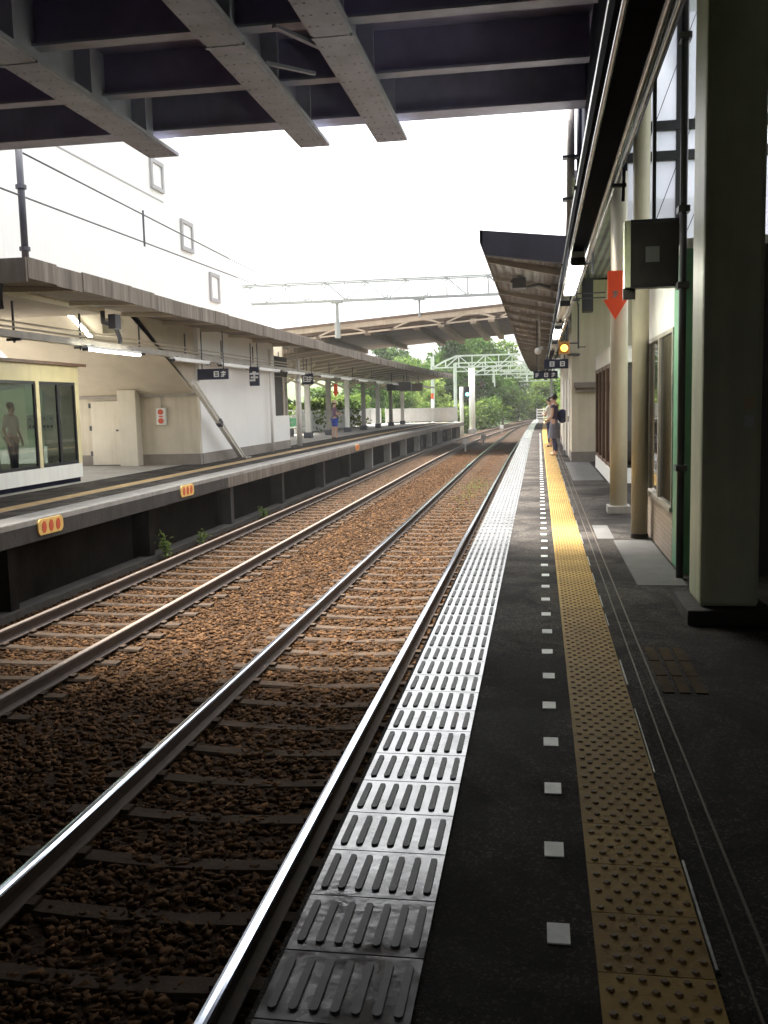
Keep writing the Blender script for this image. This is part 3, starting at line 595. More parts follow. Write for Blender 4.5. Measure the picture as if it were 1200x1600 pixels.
def name_board(x0, x1, z0, z1, yv, label, kinds, top, group, matname='sign_navy'):
    root = thing('hanging_sign', ((x0+x1)/2, yv, z0), label, 'sign', group)
    m = MB(); m.box(x0, x1, yv-.04, yv+.04, z0, z1); m.build('board', matname, root)
    h = (z1-z0)
    for k, px in kinds:
        m = MB(); glyph(m, x0+px*(x1-x0)-h*.24, z0+h*.24, h*.5, h*.52, yv-.04, kind=k); m.build('character', 'sign_white', root)
    m = MB()
    for q in (.15, .85): m.box(x0+(x1-x0)*q-.012, x0+(x1-x0)*q+.012, yv-.012, yv+.012, z1, top)
    m.build('hanger', 'pipe_dark', root)
    return root
G2 = 'dark hanging sign boards'
name_board(.13, .70, 2.265, 2.49, 24.0-.6, 'upper dark blue sign with two white characters under the near canopy', ((0, .32), (0, .75)), 2.70, G2)
name_board(-.13, .47, 2.06, 2.255, 24.6, 'lower dark blue sign stepped to the left below another sign', ((1, .14), (0, .52), (1, .82)), 3.5, G2)

def horn(x, yv, z, label, top, d=(-.25, -1, -.25)):
    root = thing('loudspeaker', (x, yv, z), label, 'loudspeaker', 'white horn loudspeakers'); d = Vector(d).normalized(); c = Vector((x, yv, z))
    m = MB(); m.tube([c-d*.12, c-d*.05, c, c+d*.08, c+d*.14], [.02, .03, .035, .055, .08], 14); m.build('horn', 'white_gloss', root, smooth=True)
    m = MB(); m.tube([c-d*.2, c-d*.12], .04, 12); m.build('driver', 'white_gloss', root, smooth=True)
    m = MB(); m.tube([(x, yv, z+.04), (x, yv, top)], .014, 8); m.build('hanger', 'pipe', root)
horn(.02, 21.4, 2.62, 'white horn loudspeaker hanging from the near canopy above the dark signs', 3.48)
horn(-.04, 26.5, 2.25, 'small white loudspeaker hanging lower beside the stepped sign', 3.55)

# ------------------------------------------------------------------ far platform: stair building, rooms, waiting room, canopy
sb = thing('stair_building', (-11.3, 22, 3.6), 'tall white building enclosing stairs, its roofline descending over the far platform', 'building')
XW = -9.2
prof = [(12.3, 3.75), (12.3, 9.6), (22.0, 9.6), (24.15, 8.36), (29.99, 4.98), (31.6, 4.34), (31.6, 3.9), (20.6, 3.9), (20.6, 3.75)]
m = MB(); m.prism(prof, 'x', -13.4, XW); m.build('wall', 'white_wall', sb)
m = MB(); m.box(XW, XW+.012, 12.3, 23.2, 6.62, 6.65); m.build('wall_seam', 'frame_grey', sb)
for (y0, y1, z0, z1) in ((22.42, 23.2, 6.83, 7.55), (24.28, 25.12, 5.66, 6.45), (26.35, 27.15, 4.55, 5.36)):
    m = MB(); m.box(XW, XW+.06, y0, y0+.10, z0, z1); m.box(XW, XW+.06, y1-.10, y1, z0, z1); m.box(XW, XW+.06, y0+.1, y1-.1, z0, z0+.10); m.box(XW, XW+.06, y0+.1, y1-.1, z1-.10, z1)
    wn = m.build('window_frame', 'frame_grey', sb)
    m = MB(); m.box(XW+.004, XW+.02, y0+.1, y1-.1, z0+.1, z1-.1); m.build('pane', 'white_gloss', wn)
# sloping soffit under the flight and the side stringer
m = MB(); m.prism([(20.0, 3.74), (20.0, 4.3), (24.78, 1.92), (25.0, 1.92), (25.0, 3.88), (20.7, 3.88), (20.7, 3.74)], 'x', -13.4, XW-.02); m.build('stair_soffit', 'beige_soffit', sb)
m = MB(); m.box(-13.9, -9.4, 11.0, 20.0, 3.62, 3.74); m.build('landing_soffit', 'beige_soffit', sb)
m = MB(); m.box(-13.40, -13.2, 12.3, 20, 3.0, 3.62); m.build('edge_girder', 'skirting', sb)
st = thing('raking_strut', (-8.75, 24, 0), 'slim sloping steel strut leaning against the corner of the pale room', 'strut')
m = MB(); a_, e_ = Vector((-8.78, 27.5, .02)), Vector((-8.78, 23.55, 2.2))
m.bar(a_, e_, .016, .13); m.bar(a_+Vector((0, .032, .06)), e_+Vector((0, .032, .06)), .12, .016); m.bar(a_-Vector((0, .032, .06)), e_-Vector((0, .032, .06)), .12, .016); m.bar((-8.78, 23.6, 2.18), (-9.1, 24.86, 2.18), .10, .10); m.build('beam', 'white_paint', st)
m = MB(); m.box(-8.9, -8.6, 27.25, 27.8, .006, .05); m.build('foot_plate', 'skirting', st)
m = MB(); m.bar((-8.78, 25.42, 1.17), (-8.78, 25.62, 1.06), .14, .16); m.build('splice', 'pipe_dark', st)

rm = thing('storage_room', (-11, 28, 0), 'pale room below the stairs with a plain door on the far platform', 'building')
m = MB(); m.box(-13.6, -9.12, 24.82, 24.95, .30, 1.90); m.build('end_wall', 'beige_wall', rm)
m = MB(); m.box(-13.6, -9.10, 24.80, 24.96, 0, .30); m.box(-9.12, -9.08, 24.96, 34.3, 0, .30); m.build('skirting', 'skirting', rm)
m = MB(); m.prism([(24.95, .30), (24.95, 3.9), (32.45, 3.9), (32.45, 1.2), (34.3, 1.2), (34.3, .30)], 'x', -9.26, -9.10); m.build('side_wall', 'white_wall', rm)
m = MB(); m.box(-9.24, -9.13, 32.45, 34.3, 2.6, 3.3); m.box(-9.6, -9.3, 32.45, 34.3, 1.2, 2.6); m.build('window_recess', 'dark_panel', rm)
m = MB(); m.box(-13.6, -9.26, 34.2, 34.3, 0, 3.9); m.build('back_wall', 'beige_wall', rm)
m = MB(); m.box(-13.6, -11.3, 24.74, 24.82, 1.84, 1.92); m.box(-10.74, -9.08, 24.74, 24.82, 1.86, 1.94); m.build('trim_pipe', 'pipe', rm)
m = MB(); m.box(-12.22, -11.30, 24.77, 24.80, .03, 1.78); dr = m.build('door', 'door_cream', rm, bevel=.006)
for zz in (.28, .98, 1.6):
    m = MB(); m.box(-12.27, -12.21, 24.755, 24.77, zz, zz+.13); m.build('hinge', 'pipe_dark', dr)
m = MB(); m.box(-11.48, -11.36, 24.72, 24.77, .95, 1.0); m.tube([(-11.37, 24.77, .97), (-11.37, 24.71, .97)], .02, 8); m.build('handle', 'pipe_dark', dr)
m = MB(); m.box(-11.28, -10.76, 24.45, 24.80, 0, 2.06); m.build('pilaster', 'door_cream', rm, bevel=.01)
al = thing('alarm_box', (-10.15, 24.78, 1.1), 'small white alarm box with two red discs on the pale wall', 'alarm box')
m = MB(); m.box(-10.29, -10.02, 24.70, 24.80, 1.10, 1.56); m.build('case', 'white_gloss', al, bevel=.02)
for zz in (1.21, 1.45):
    m = MB(); m.tube([(-10.155, 24.70, zz), (-10.155, 24.68, zz)], .075, 16); m.build('red_disc', 'red_dot', al)
m = MB(); m.box(-10.21, -10.10, 24.692, 24.70, 1.31, 1.35); m.build('label_strip', 'red_dot', al)
m = MB(); m.tube([(-10.15, 24.77, 1.56), (-10.15, 24.77, 1.86)], .018, 8); m.build('conduit', 'pipe', al)

# waiting room with cream frames
wt = thing('waiting_room', (-11, 16, 0), 'cream framed glass waiting room at the left on the far platform', 'waiting room')
XF = -9.85
m = MB(); m.box(-12.3, XF-.05, 11.2, 19.42, 0, .10); m.build('plinth', 'dark_blue', wt)
m = MB(); m.box(XF-.05, XF, 11.2, 19.45, .10, .40); m.box(-12.3, XF-.05, 19.40, 19.45, .10, .40); m.build('base_panel', 'white_paint', wt)
m = MB(); m.box(XF-.06, XF+.01, 11.2, 19.46, 2.13, 2.47); m.box(-12.3, XF-.06, 19.40, 19.46, 2.13, 2.47); m.build('head_panel', 'cream', wt)
m = MB(); m.box(-12.5, XF+.14, 11.1, 19.6, 2.47, 2.53); m.build('roof', 'brown_frame', wt)
m = MB()
for yv in (14.6, 17.66): m.box(XF-.06, XF+.008, yv, yv+.13, .40, 2.13)
m.box(XF-.07, XF+.005, 19.30, 19.455, .40, 2.13); m.box(-12.3, -12.2, 19.38, 19.455, .40, 2.13); m.build('post', 'cream', wt)
m = MB()
for a, e in ((11.2, 14.6), (14.73, 17.66), (17.79, 19.30)):
    m.box(XF-.05, XF-.005, a, e, .40, .46); m.box(XF-.05, XF-.005, a, e, 2.07, 2.13); m.box(XF-.05, XF-.005, a, a+.05, .46, 2.07); m.box(XF-.05, XF-.005, e-.05, e, .46, 2.07)
    c_ = (a+e)/2-.02; m.box(XF-.05, XF-.003, c_, c_+.09, .46, 2.07)
m.build('window_frame', 'black_frame', wt)
m = MB(); m.box(XF-.03, XF-.024, 11.2, 19.30, .46, 2.07); m.box(-12.2, XF-.07, 19.42, 19.426, .40, 2.13); m.build('glazing', 'pane_glass', wt)
m = MB(); m.box(-12.3, -12.22, 11.2, 19.36, .10, 2.47); m.build('back_wall', 'milky_pane', wt)
m = MB(); m.box(-12.22, XF-.06, 11.2, 19.36, .10, .12); m.build('floor', 'skirting', wt)
m = MB(); m.box(-12.1, -11.7, 13.0, 19.0, .45, .52)
for yv in (13.2, 15, 17, 18.8): m.box(-12.0, -11.8, yv, yv+.05, .12, .45)
bnch = m.build('bench', 'brown_frame', wt)
m = MB(); m.box(-11.05, -10.42, 19.36, 19.38, 1.14, 1.46); nb = m.build('notice_panel', 'sign_white', wt)
m = MB()
for k in range(7):
    x0 = -11.0+k*.083; m.box(x0, x0+random.uniform(.03, .06), 19.355, 19.36, 1.18, 1.235)
    if k % 2 == 0: m.box(x0+.01, x0+.05, 19.355, 19.36, 1.36, 1.385)
m.build('printed_marks', 'dark_panel', nb)

# far canopy
fc = thing('platform_canopy', (-8, 45, 3.4), 'long weathered canopy with streaked edge over the far platform', 'canopy', 'platform canopies')
ya, yb = 13.8, 34.4
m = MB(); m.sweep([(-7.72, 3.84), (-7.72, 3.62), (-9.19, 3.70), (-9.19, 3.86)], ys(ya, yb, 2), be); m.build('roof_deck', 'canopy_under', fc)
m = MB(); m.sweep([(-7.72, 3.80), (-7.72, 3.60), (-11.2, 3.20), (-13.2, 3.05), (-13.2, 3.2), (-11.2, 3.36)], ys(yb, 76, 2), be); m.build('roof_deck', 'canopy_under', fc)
m = MB()
yv = ya
while yv < 76:
    L = min(random.choice((.9, 1.0, 1.1)), 76-yv); j = random.uniform(-.012, .012); fx = be(yv+.5)
    sh = -.0035*max(0, yv-14)
    m.box(-7.74+j+fx, -7.70+j+fx, yv+.004, yv+L, 3.55+sh*.6+j, 3.87+sh+j); yv += L
m.build('fascia', 'fascia', fc)
m = MB(); m.box(-9.19, -7.70, ya-.05, ya-.004, 3.50, 3.86); m.build('end_fascia', 'fascia', fc)
yv = 15.6
while yv < 75:
    m = MB(); fx = be(yv); xe = -9.18 if yv < yb else -12.9; ze = 3.69 if yv < yb else 3.03
    m.prism([(-7.76+fx, 3.61), (-7.76+fx, 3.56), (xe+fx, ze-.09), (xe+fx, ze)], 'y', yv-.05, yv+.05); m.build('rafter', 'beige_soffit', fc); yv += 2.4
for i, yv in enumerate((40.2, 44.6, 49, 53.5, 58, 62.5, 67, 71.5)):
    x = -10.95+be(yv); m = MB(); m.box(x-.12, x+.12, yv-.12, yv+.12, .0, 3.06); m.build('column', 'white_paint' if i % 2 else 'concrete', fc)
    m = MB(); m.box(x-.19, x+.19, yv-.19, yv+.19, .006, .28); m.build('column_foot', 'pipe_dark', fc)
    m = MB(); m.bar((x+.1, yv, 2.5), (x+1.5, yv, 3.30), .10, .12, (0, 1, 0)); m.bar((x-.1, yv, 2.5), (x-1.3, yv, 3.0), .10, .12, (0, 1, 0)); m.build('bracket_arm', 'beige_soffit', fc)
m = MB(); m.tube([(-9.09, 35.7, 0), (-9.09, 35.7, 3.3)], .11, 14); m.build('column', 'white_paint', fc, smooth=True)
m = MB(); m.tube([(-9.35, 34.9, 0), (-9.35, 34.9, 3.3)], .05, 10); m.box(-9.4, -9.1, 34.6, 34.7, .9, .95); m.build('column', 'pipe', fc)
m = MB(); m.tube([(-8.95, 31.4, 0), (-8.95, 31.4, 3.45)], .05, 10); m.build('column', 'white_paint', fc, smooth=True)
m = MB(); m.tube([(-8.6, 18.2, 3.5), (-8.6, 18.2, 3.28), (-8.6, 18.75, 3.25), (-8.6, 18.95, 3.0), (-8.6, 18.95, 2.9)], .05, 8); m.build('drain_bend', 'pipe_dark', fc, smooth=True)
m = MB(); m.tube([(-8.4, 14.2, 3.55), (-8.4, 14.2, 3.2), (-8.9, 13.6, 3.0), (-9.6, 13.6, 3.0)], .05, 8); m.build('drain_bend', 'pipe_dark', fc, smooth=True)
m = MB(); m.box(-8.95, -8.65, 18.9, 19.25, 3.12, 3.42); m.build('junction_box', 'beige_wall', fc)
m = MB(); m.box(-8.35, -8.2, 17.9, 18.15, 3.12, 3.4); m.build('junction_box', 'pipe_dark', fc)
ty = thing('cable_tray', (-8.8, 35, 2.8), 'long beige cable tray hung under the far canopy', 'cable tray')
m = MB(); m.sweep([(-8.72, 2.78), (-8.72, 2.90), (-8.90, 2.90), (-8.90, 2.78)], ys(12.5, 73, 2), be, fz=lambda y: -.002*max(0, y-20)); m.build('channel', 'pipe', ty)
for zv in (2.96, 3.05):
    m = MB(); m.tube([(-8.80+be(y), y, zv) for y in ys(12.5, 34, 2)], .018, 8); m.build('conduit', 'beige_soffit', ty, smooth=True)
for yv in (15.2, 17.6, 20.4, 23.2, 26, 29, 32, 36, 40, 45, 50, 56, 62, 68):
    m = MB(); fx = be(yv); m.box(-8.82+fx, -8.79+fx, yv-.015, yv+.015, 2.70, 3.40 if yv < yb else 3.33); m.box(-8.94+fx, -8.68+fx, yv-.02, yv+.02, 2.73, 2.775); m.build('hanger', 'pipe_dark', ty)
G3 = 'fluorescent lamps under the far canopy'
lamp(-8.45, 17.05, 2.5, 2.68, True, 'lit fluorescent lamp hanging level beside the far cable tray', G3)
lamp(-10.62, 20.2, 1.75, 3.98, True, 'lit fluorescent lamp sloping steeply under the stairs', G3, d=(0, 1.6, -.714))
for i, yv in enumerate((21.4, 24.8, 28.2, 31.6, 36.6, 40.4, 44.4, 49, 54, 59)):
    lamp(-8.45+be(yv), yv, 2.5, 2.66, False, 'unlit white lamp in the row under the far canopy', G3)
# pipes above the canopy
rp = thing('pipe_rail', (-8, 19, 3.9), 'dark standpipe with two level rails above the far canopy', 'pipe rail')
m = MB(); m.tube([(-8, 14.3, 3.72), (-8, 14.3, 5.95)], .055, 12); m.build('standpipe', 'pipe_dark', rp, smooth=True)
for zz in (4.05, 5.0): 
    m = MB(); m.tube([(-8, 14.3, zz), (-8, 14.3, zz+.06)], .085, 12); m.build('collar', 'pipe_dark', rp)
for z0, z1 in ((5.63, 5.40), (4.86, 5.0)):
    m = MB(); m.tube([(-8+be(y), y, z0+(z1-z0)*(y-11)/14) for y in ys(11 if z0 < 5 else 14.3, 27, 2)], .016, 8); m.build('rail', 'pipe_dark', rp, smooth=True)
for yv in (19.05,):
    m = MB(); m.tube([(-8, yv, 4.86), (-8, yv, 5.58)], .022, 8); m.build('post', 'pipe_dark', rp)

name_board(-8.79, -7.96, 2.26, 2.54, 24.0, 'navy sign board with two white characters beside the sloping strut', ((0, .62), (1, .85)), 3.5, G2)
name_board(-9.0, -8.55, 2.35, 2.76, 36.0, 'square blue sign next to the white column on the far platform', ((0, .3), (1, .72)), 3.4, G2)
name_board(-8.68, -8.38, 2.17, 2.74, 28.2, 'narrow tall dark sign hanging in front of the white wall', ((1, .5),), 3.45, G2)
arrow_sign(-9.2+be(43), 43.0, 1.92, 2.5, .28, 'orange red arrow sign pointing down above the boy on the far platform')
horn(-8.55, 33.6, 2.45, 'white loudspeaker hanging beside the white column of the far canopy', 3.45, (.3, -1, -.3))
for (yv, lab) in ((58, 'dark hanging box nearer the white column row'), (62.5, 'brown hanging box at the far end of the far canopy')):
    bx = thing('hanging_box', (-8.6+be(yv), yv, 2.0), lab, 'box', 'boxes under the far canopy'); x = -8.7+be(yv)
    m = MB(); m.box(x-.75, x+.75, yv-.2, yv+.2, 2.35, 2.85); m.build('case', 'dark_panel' if yv < 60 else 'bridge_brown', bx, bevel=.02)
    m = MB(); m.box(x-.5, x-.46, yv-.02, yv+.02, 2.85, 3.4); m.box(x+.46, x+.5, yv-.02, yv+.02, 2.85, 3.4); m.build('hanger', 'pipe_dark', bx)
# yellow plates with three red dots on the far platform edge
for (y0, lab) in ((12.43, 'rounded yellow plate with three red dots, the larger and nearer one'), (17.92, 'rounded yellow plate with three red dots, farther along the platform edge'), (36.3, 'faded orange plate with red dots below the boy on the platform edge')):
    pt = thing('warning_plate', (-7.03, y0+.35, -.25), lab, 'warning plate', 'yellow plates on the platform edge'); xo = be(y0)
    m = MB(); L, h = .72, .115; pts = []
    for k in range(24):
        a = 6.2832*k/24; pts.append((y0+.36+(L/2-.09)*(1 if math.cos(a) > 0 else -1)+.09*math.cos(a), -.125+(h-.09)*(1 if math.sin(a) > 0 else -1)+.09*math.sin(a)))
    m.prism(pts, 'x', -7.044+xo, -7.02+xo); m.build('plate', 'yellow_plate' if y0 < 30 else 'orange_paint', pt)
    for k in range(3):
        m = MB(); yc = y0+.16+k*.2; m.prism([(yc+.062*math.cos(6.2832*i/14), -.125+.085*math.sin(6.2832*i/14)) for i in range(14)], 'x', -7.02+xo, -7.014+xo); m.build('red_dot', 'red_dot', pt)

# fences behind and at the end of the far platform
fn = thing('picket_fence', (-14, 46, 0), 'white picket fence at the back of the far platform', 'fence')
m = MB()
for k in range(70):
    yv = 35+k*.27; x = -13.4+be(yv)*.6; m.box(x-.012, x+.012, yv, yv+.10, .08, 1.35)
m.build('pickets', 'fence_white', fn)
m = MB(); m.sweep([(-13.37, 1.05), (-13.37, 1.13), (-13.34, 1.13), (-13.34, 1.05)], ys(35, 54, 2), lambda y: be(y)*.6); m.sweep([(-13.37, .25), (-13.37, .33), (-13.34, .33), (-13.34, .25)], ys(35, 54, 2), lambda y: be(y)*.6); m.build('rail', 'fence_white', fn)
pf = thing('panel_fence', (-12, 64, 0), 'solid white panel fence at the sunny end of the far platform', 'fence')
for k in range(10):
    y0 = 54+k*2.2; x = -13.2+be(y0)*.7; m = MB(); m.box(x-.03, x+.03, y0+.05, y0+2.15, .06, 1.25); m.build('panel', 'fence_white', pf)
    m = MB(); m.box(x-.05, x+.05, y0-.05, y0+.05, .006, 1.30); m.build('post', 'fence_white', pf)
ef = thing('panel_fence', (-9, 76.4, 0), 'white fence closing the end of the far platform', 'fence')
for k in range(3):
    x0 = -12.2+k*1.95; m = MB(); m.box(x0+.05, x0+1.9, 76.1, 76.16, .10, 1.18); m.build('panel', 'fence_white', ef)
    m = MB(); m.box(x0-.04, x0+.05, 76.08, 76.18, .006, 1.22); m.build('post', 'fence_white', ef)
gt = thing('end_gate', (.7, 80, 0), 'white slatted gate at the end of the near platform', 'gate')
m = MB()
for zz in (.12, .34, .56, .78): m.box(-.15, 1.6, 80.0, 80.04, zz, zz+.09)
m.build('slats', 'fence_white', gt)
for x in (-.2, .35, .95, 1.55):
    m = MB(); m.box(x, x+.07, 79.96, 80.06, .006, .92); m.build('post', 'fence_white', gt)
be_ = thing('bench', (-12.3, 47, 0), 'grey green row of seats before the picket fence', 'bench')
m = MB(); m.box(-12.6, -12.2, 45.4, 49, .42, .46); m.build('seat', 'pipe', be_)
m = MB()
for k in range(6): m.bar((-12.62, 45.6+k*.6, .5), (-12.72, 45.6+k*.6, .9), .42, .03, (0, 1, 0))
m.build('backrest', 'green_post', be_)
for yv in (45.6, 47.1, 48.7):
    m = MB(); m.box(-12.5, -12.3, yv, yv+.06, .006, .42); m.build('leg', 'pipe_dark', be_)

# ------------------------------------------------------------------ beyond: bridge, gantries, signal
rb = thing('road_bridge', (-6, 62, 5.4), 'brown road bridge with pale trim crossing the line beyond the canopies', 'bridge')
def sl(x): return .072*(x+13)+5.38        # underside rises to the right
m = MB(); m.prism([(-30, sl(-30)+.15), (16, sl(16)+.15), (16, sl(16)+.75), (-30, sl(-30)+.75)], 'y', 54, 70); m.build('deck', 'bridge_brown', rb)
m = MB(); m.prism([(-30, sl(-30)+.30), (16, sl(16)+.30), (16, sl(16)+.58), (-30, sl(-30)+.58)], 'y', 53.85, 54); m.build('parapet_face', 'bridge_pale', rb)
m = MB(); m.prism([(-30, sl(-30)+.58), (16, sl(16)+.58), (16, sl(16)+.72), (-30, sl(-30)+.72)], 'y', 53.8, 54); m.build('coping', 'bridge_brown', rb)
for x in (-12.5, -9.6, -6.8, -5.4, -3.6, -2.6, -1.2):
    m = MB(); z = sl(x); m.prism([(x-.18, z-.16), (x+.18, z-.16), (x+.18, z+.15), (x-.18, z+.15)], 'y', 54.1, 69.6); m.build('girder', 'bridge_pale' if x > -6 else 'bridge_brown', rb)
m = MB()
for x0 in (-12.5, -8.2, -5.2, -2.2):
    pts = []
    for k in range(9):
        t_ = k/8; x = x0+t_*3.0; pts.append((x, 53.7, sl(x)-.05+.42*math.sin(math.pi*t_)))
    for a, e in zip(pts, pts[1:]): m.bar(a, e, .10, .09)
m.bar((-13, 53.7, sl(-13)-.02), (3, 53.7, sl(3)-.02), .1, .09); m.build('arch_truss', 'bridge_pale', rb)
for x0, x1 in ((-30, -24), (9, 16)):
    m = MB(); m.box(x0, x1, 54.5, 69.5, -1.74, sl(x0)+.14); m.build('abutment', 'concrete', rb)

def gantry(yv, x0, x1, z0, z1, label, nb=9, legs=True, arc=False, drops=(), base=-1.5, th=.09, mm='gantry_grey'):
    root = thing('catenary_gantry', ((x0+x1)/2, yv, base), label, 'gantry', 'overhead line gantries')
    m = MB()
    for dy in (-.3, .3):
        m.bar((x0, yv+dy, z0), (x1, yv+dy, z0), th, th)
        if arc:
            pts = [(x0+(x1-x0)*k/12, yv+dy, z0+(z1-z0)*min(1, math.sin(math.pi*k/12)*2.2)) for k in range(13)]
            for a, e in zip(pts, pts[1:]): m.bar(a, e, th, th)
        else: m.bar((x0, yv+dy, z1), (x1, yv+dy, z1), th, th)
        for k in range(nb):
            xa = x0+(x1-x0)*k/nb; xb = x0+(x1-x0)*(k+1)/nb; za, zb = (z0, z1) if k % 2 else (z1, z0)
            if arc:
                za = z0 if k % 2 else z0+(z1-z0)*min(1, math.sin(math.pi*k/nb)*2.2); zb = z0 if not k % 2 else z0+(z1-z0)*min(1, math.sin(math.pi*(k+1)/nb)*2.2)
            m.bar((xa, yv+dy, za), (xb, yv+dy, zb), th*.6, th*.6)
            if k: m.bar((xa, yv+dy, z0), (xa, yv+dy, z1 if not arc else z0+(z1-z0)*min(1, math.sin(math.pi*k/nb)*2.2)), th*.6, th*.6, (0, 1, 0))
    m.build('truss', mm, root)
    if legs:
        for x in (x0, x1):
            m = MB(); m.tube([(x, yv, base), (x, yv, z1)], .16, 10); m.build('leg', mm, root)
    for (x, zb, r) in drops:
        m = MB(); m.tube([(x, yv, z0), (x, yv, zb+.7)], r*.6, 8); m.tube([(x, yv, zb+.7), (x, yv, zb)], r, 8); m.box(x-.25, x+.25, yv-.1, yv+.1, z0-.12, z0-.02); m.build('dropper', mm, root)
    return root
GM = 'gantry_dark'
gantry(42, -14.6, 5.0, 6.12, 6.92, 'pale lattice gantry against the white sky, nearest of all', 22, True, False, ((-8.8, 4.5, .13), (-5.13, 5.3, .05)), base=0, th=.06, mm=GM)
gantry(84, -9.2, 3.5, 4.62, 5.6, 'green grey gantry in front of the trees with an arched top', 11, True, True, ((-3.9, 3.2, .07), (-1.0, 3.2, .07)), th=.10)
gantry(93, -8.0, 4.0, 4.55, 5.35, 'second green grey gantry behind the arched one', 9, True, False, ((-4.2, 3.0, .06),), th=.09)
gantry(104, -7.0, 4.4, 4.5, 5.4, 'third lattice gantry along the line before the trees', 9, True, True, (), th=.10)
gantry(118, -6.4, 5.0, 4.4, 5.2, 'fourth lattice gantry far down the line', 9, True, False, (), th=.11)
gantry(134, -5.6, 6.0, 4.3, 5.2, 'farthest small gantry where the line bends away', 9, True, True, (), th=.12)
mp_ = thing('line_mast', (-6.05, 88, -1.4), 'thick white mast beside the line at the end of the far platform', 'mast')
m = MB(); m.tube([(-6.05, 88, -1.4), (-6.05, 88, 4.6)], .27, 12); m.build('pole', 'white_paint', mp_, smooth=True)
m = MB(); m.box(-6.4, -5.7, 87.6, 88.4, -1.5, -.9); m.build('footing', 'concrete', mp_)
sg = thing('signal', (-6.5, 83.5, -1.4), 'slim signal mast with one teal light near the platform end', 'signal')
m = MB(); m.tube([(-6.65, 83.5, -1.5), (-6.65, 83.5, 2.9)], .16, 10); m.build('mast', 'white_paint', sg, smooth=True)
m = MB(); m.box(-6.4, -5.95, 83.2, 83.5, 1.9, 2.9); m.bar((-6.65, 83.5, 2.3), (-6.3, 83.4, 2.3), .06, .06); m.build('head', 'black_frame', sg)
m = MB(); m.ball((-6.0-.12, 83.19, 2.25), (.13, .05, .13), 10, 6); m.build('light', 'signal_light', sg)
for (x, yv, h, r, lab) in ((.75, 60, 3.3, .09, 'thin white pole at the end of the near canopy'), (-8.6, 78, 1.9, .1, 'short red topped post beyond the far platform fence')):
    pm = thing('marker_post', (x, yv, 0), lab, 'post'); b0 = 0.0 if yv < 70 else -1.7
    m = MB(); m.tube([(x, yv, b0), (x, yv, h)], r, 10); m.build('pole', 'white_paint', pm, smooth=True)
    m = MB(); m.tube([(x, yv, h), (x, yv, h+.45)], r*1.15, 10); m.build('top', 'red_dot' if yv > 70 else 'white_gloss', pm)
for (x, yv, lab) in ((-3.55, 62, 'small grey marker post between the tracks'), (-3.3, 86, 'small white marker box between the tracks far away'), (-4.2, 55, 'thin rusty marker post beside the far track')):
    pm = thing('track_marker', (x, yv, -1.3), lab, 'marker'); m = MB(); m.tube([(x, yv, -1.35), (x, yv, -.75)], .05, 8); m.build('post', 'pipe', pm)
    m = MB(); m.box(x-.16, x+.16, yv-.06, yv+.06, -.85, -.55); m.build('head', 'white_gloss' if yv > 80 else 'concrete', pm)

# ------------------------------------------------------------------ terrain and vegetation
hm = MB(); nx, ny = 40, 16
for j in range(ny):
    for i in range(nx):
        x = -110+i*6; yv = 112+j*8; rise = max(0, abs(x-1.5-(yv-112)*.10)-7)
        z = -1.75+min(6.5, rise*.16)*min(1, .3+j/4)+.25*math.sin(x*.31+j)+(max(0, j-6)*.55); hm.v.append((x, yv, z-.1 if j else -1.9))
for j in range(ny-1):
    for i in range(nx-1): a = j*nx+i; hm.f.append((a, a+1, a+nx+1, a+nx)); hm.mi.append(0)
tag(hm.build('hill', 'grass', smooth=True), 'green rising ground beyond the station', None, None, 'structure')
bk = MB()
for j in range(9):
    for i in range(7):
        yv = 84+j*5; t_ = i/6; x = .2+t_*9+bn(yv); bk.v.append((x, yv, -1.5+2.4*min(1, t_*1.6)*(min(1, j/2.5))+.15*math.sin(i*2+j*1.7)))
for j in range(8):
    for i in range(6): a = j*7+i; bk.f.append((a, a+1, a+8, a+7)); bk.mi.append(0)
tag(bk.build('embankment', 'dry_bank', smooth=True), 'dry brown bank beside the line', None, None, 'structure')

def crown_mesh(seed, h, rad, n, leaf, m):
    rg = np.random.default_rng(seed); nb = 34
    bc = np.stack([rg.normal(0, .42, nb)*rad, rg.normal(0, .42, nb)*rad, h*(.20+.72*rg.random(nb))], 1)
    lim = np.clip(1.15-np.abs(bc[:, 2]/h-.5)*1.5, .35, 1); bc[:, :2] *= lim[:, None]
    br = rad*(.26+.2*rg.random(nb)); k = rg.integers(0, nb, n)
    dv = rg.normal(0, 1, (n, 3)); dv /= np.linalg.norm(dv, axis=1)[:, None]; c = bc[k]+dv*(br[k]*(.55+.5*rg.random(n)))[:, None]*np.array([1, 1, .8])
    a = rg.normal(0, 1, (n, 3)); a /= np.linalg.norm(a, axis=1)[:, None]; b2 = np.cross(a, rg.normal(0, 1, (n, 3))); b2 /= np.linalg.norm(b2, axis=1)[:, None]
    s_ = (leaf*(.6+.8*rg.random(n)))[:, None]; a *= s_; b2 *= s_*.6
    V = np.stack([c-a, c-b2, c+a, c+b2], 1).reshape(-1, 3); F = np.arange(4*n).reshape(n, 4)
    return V, F
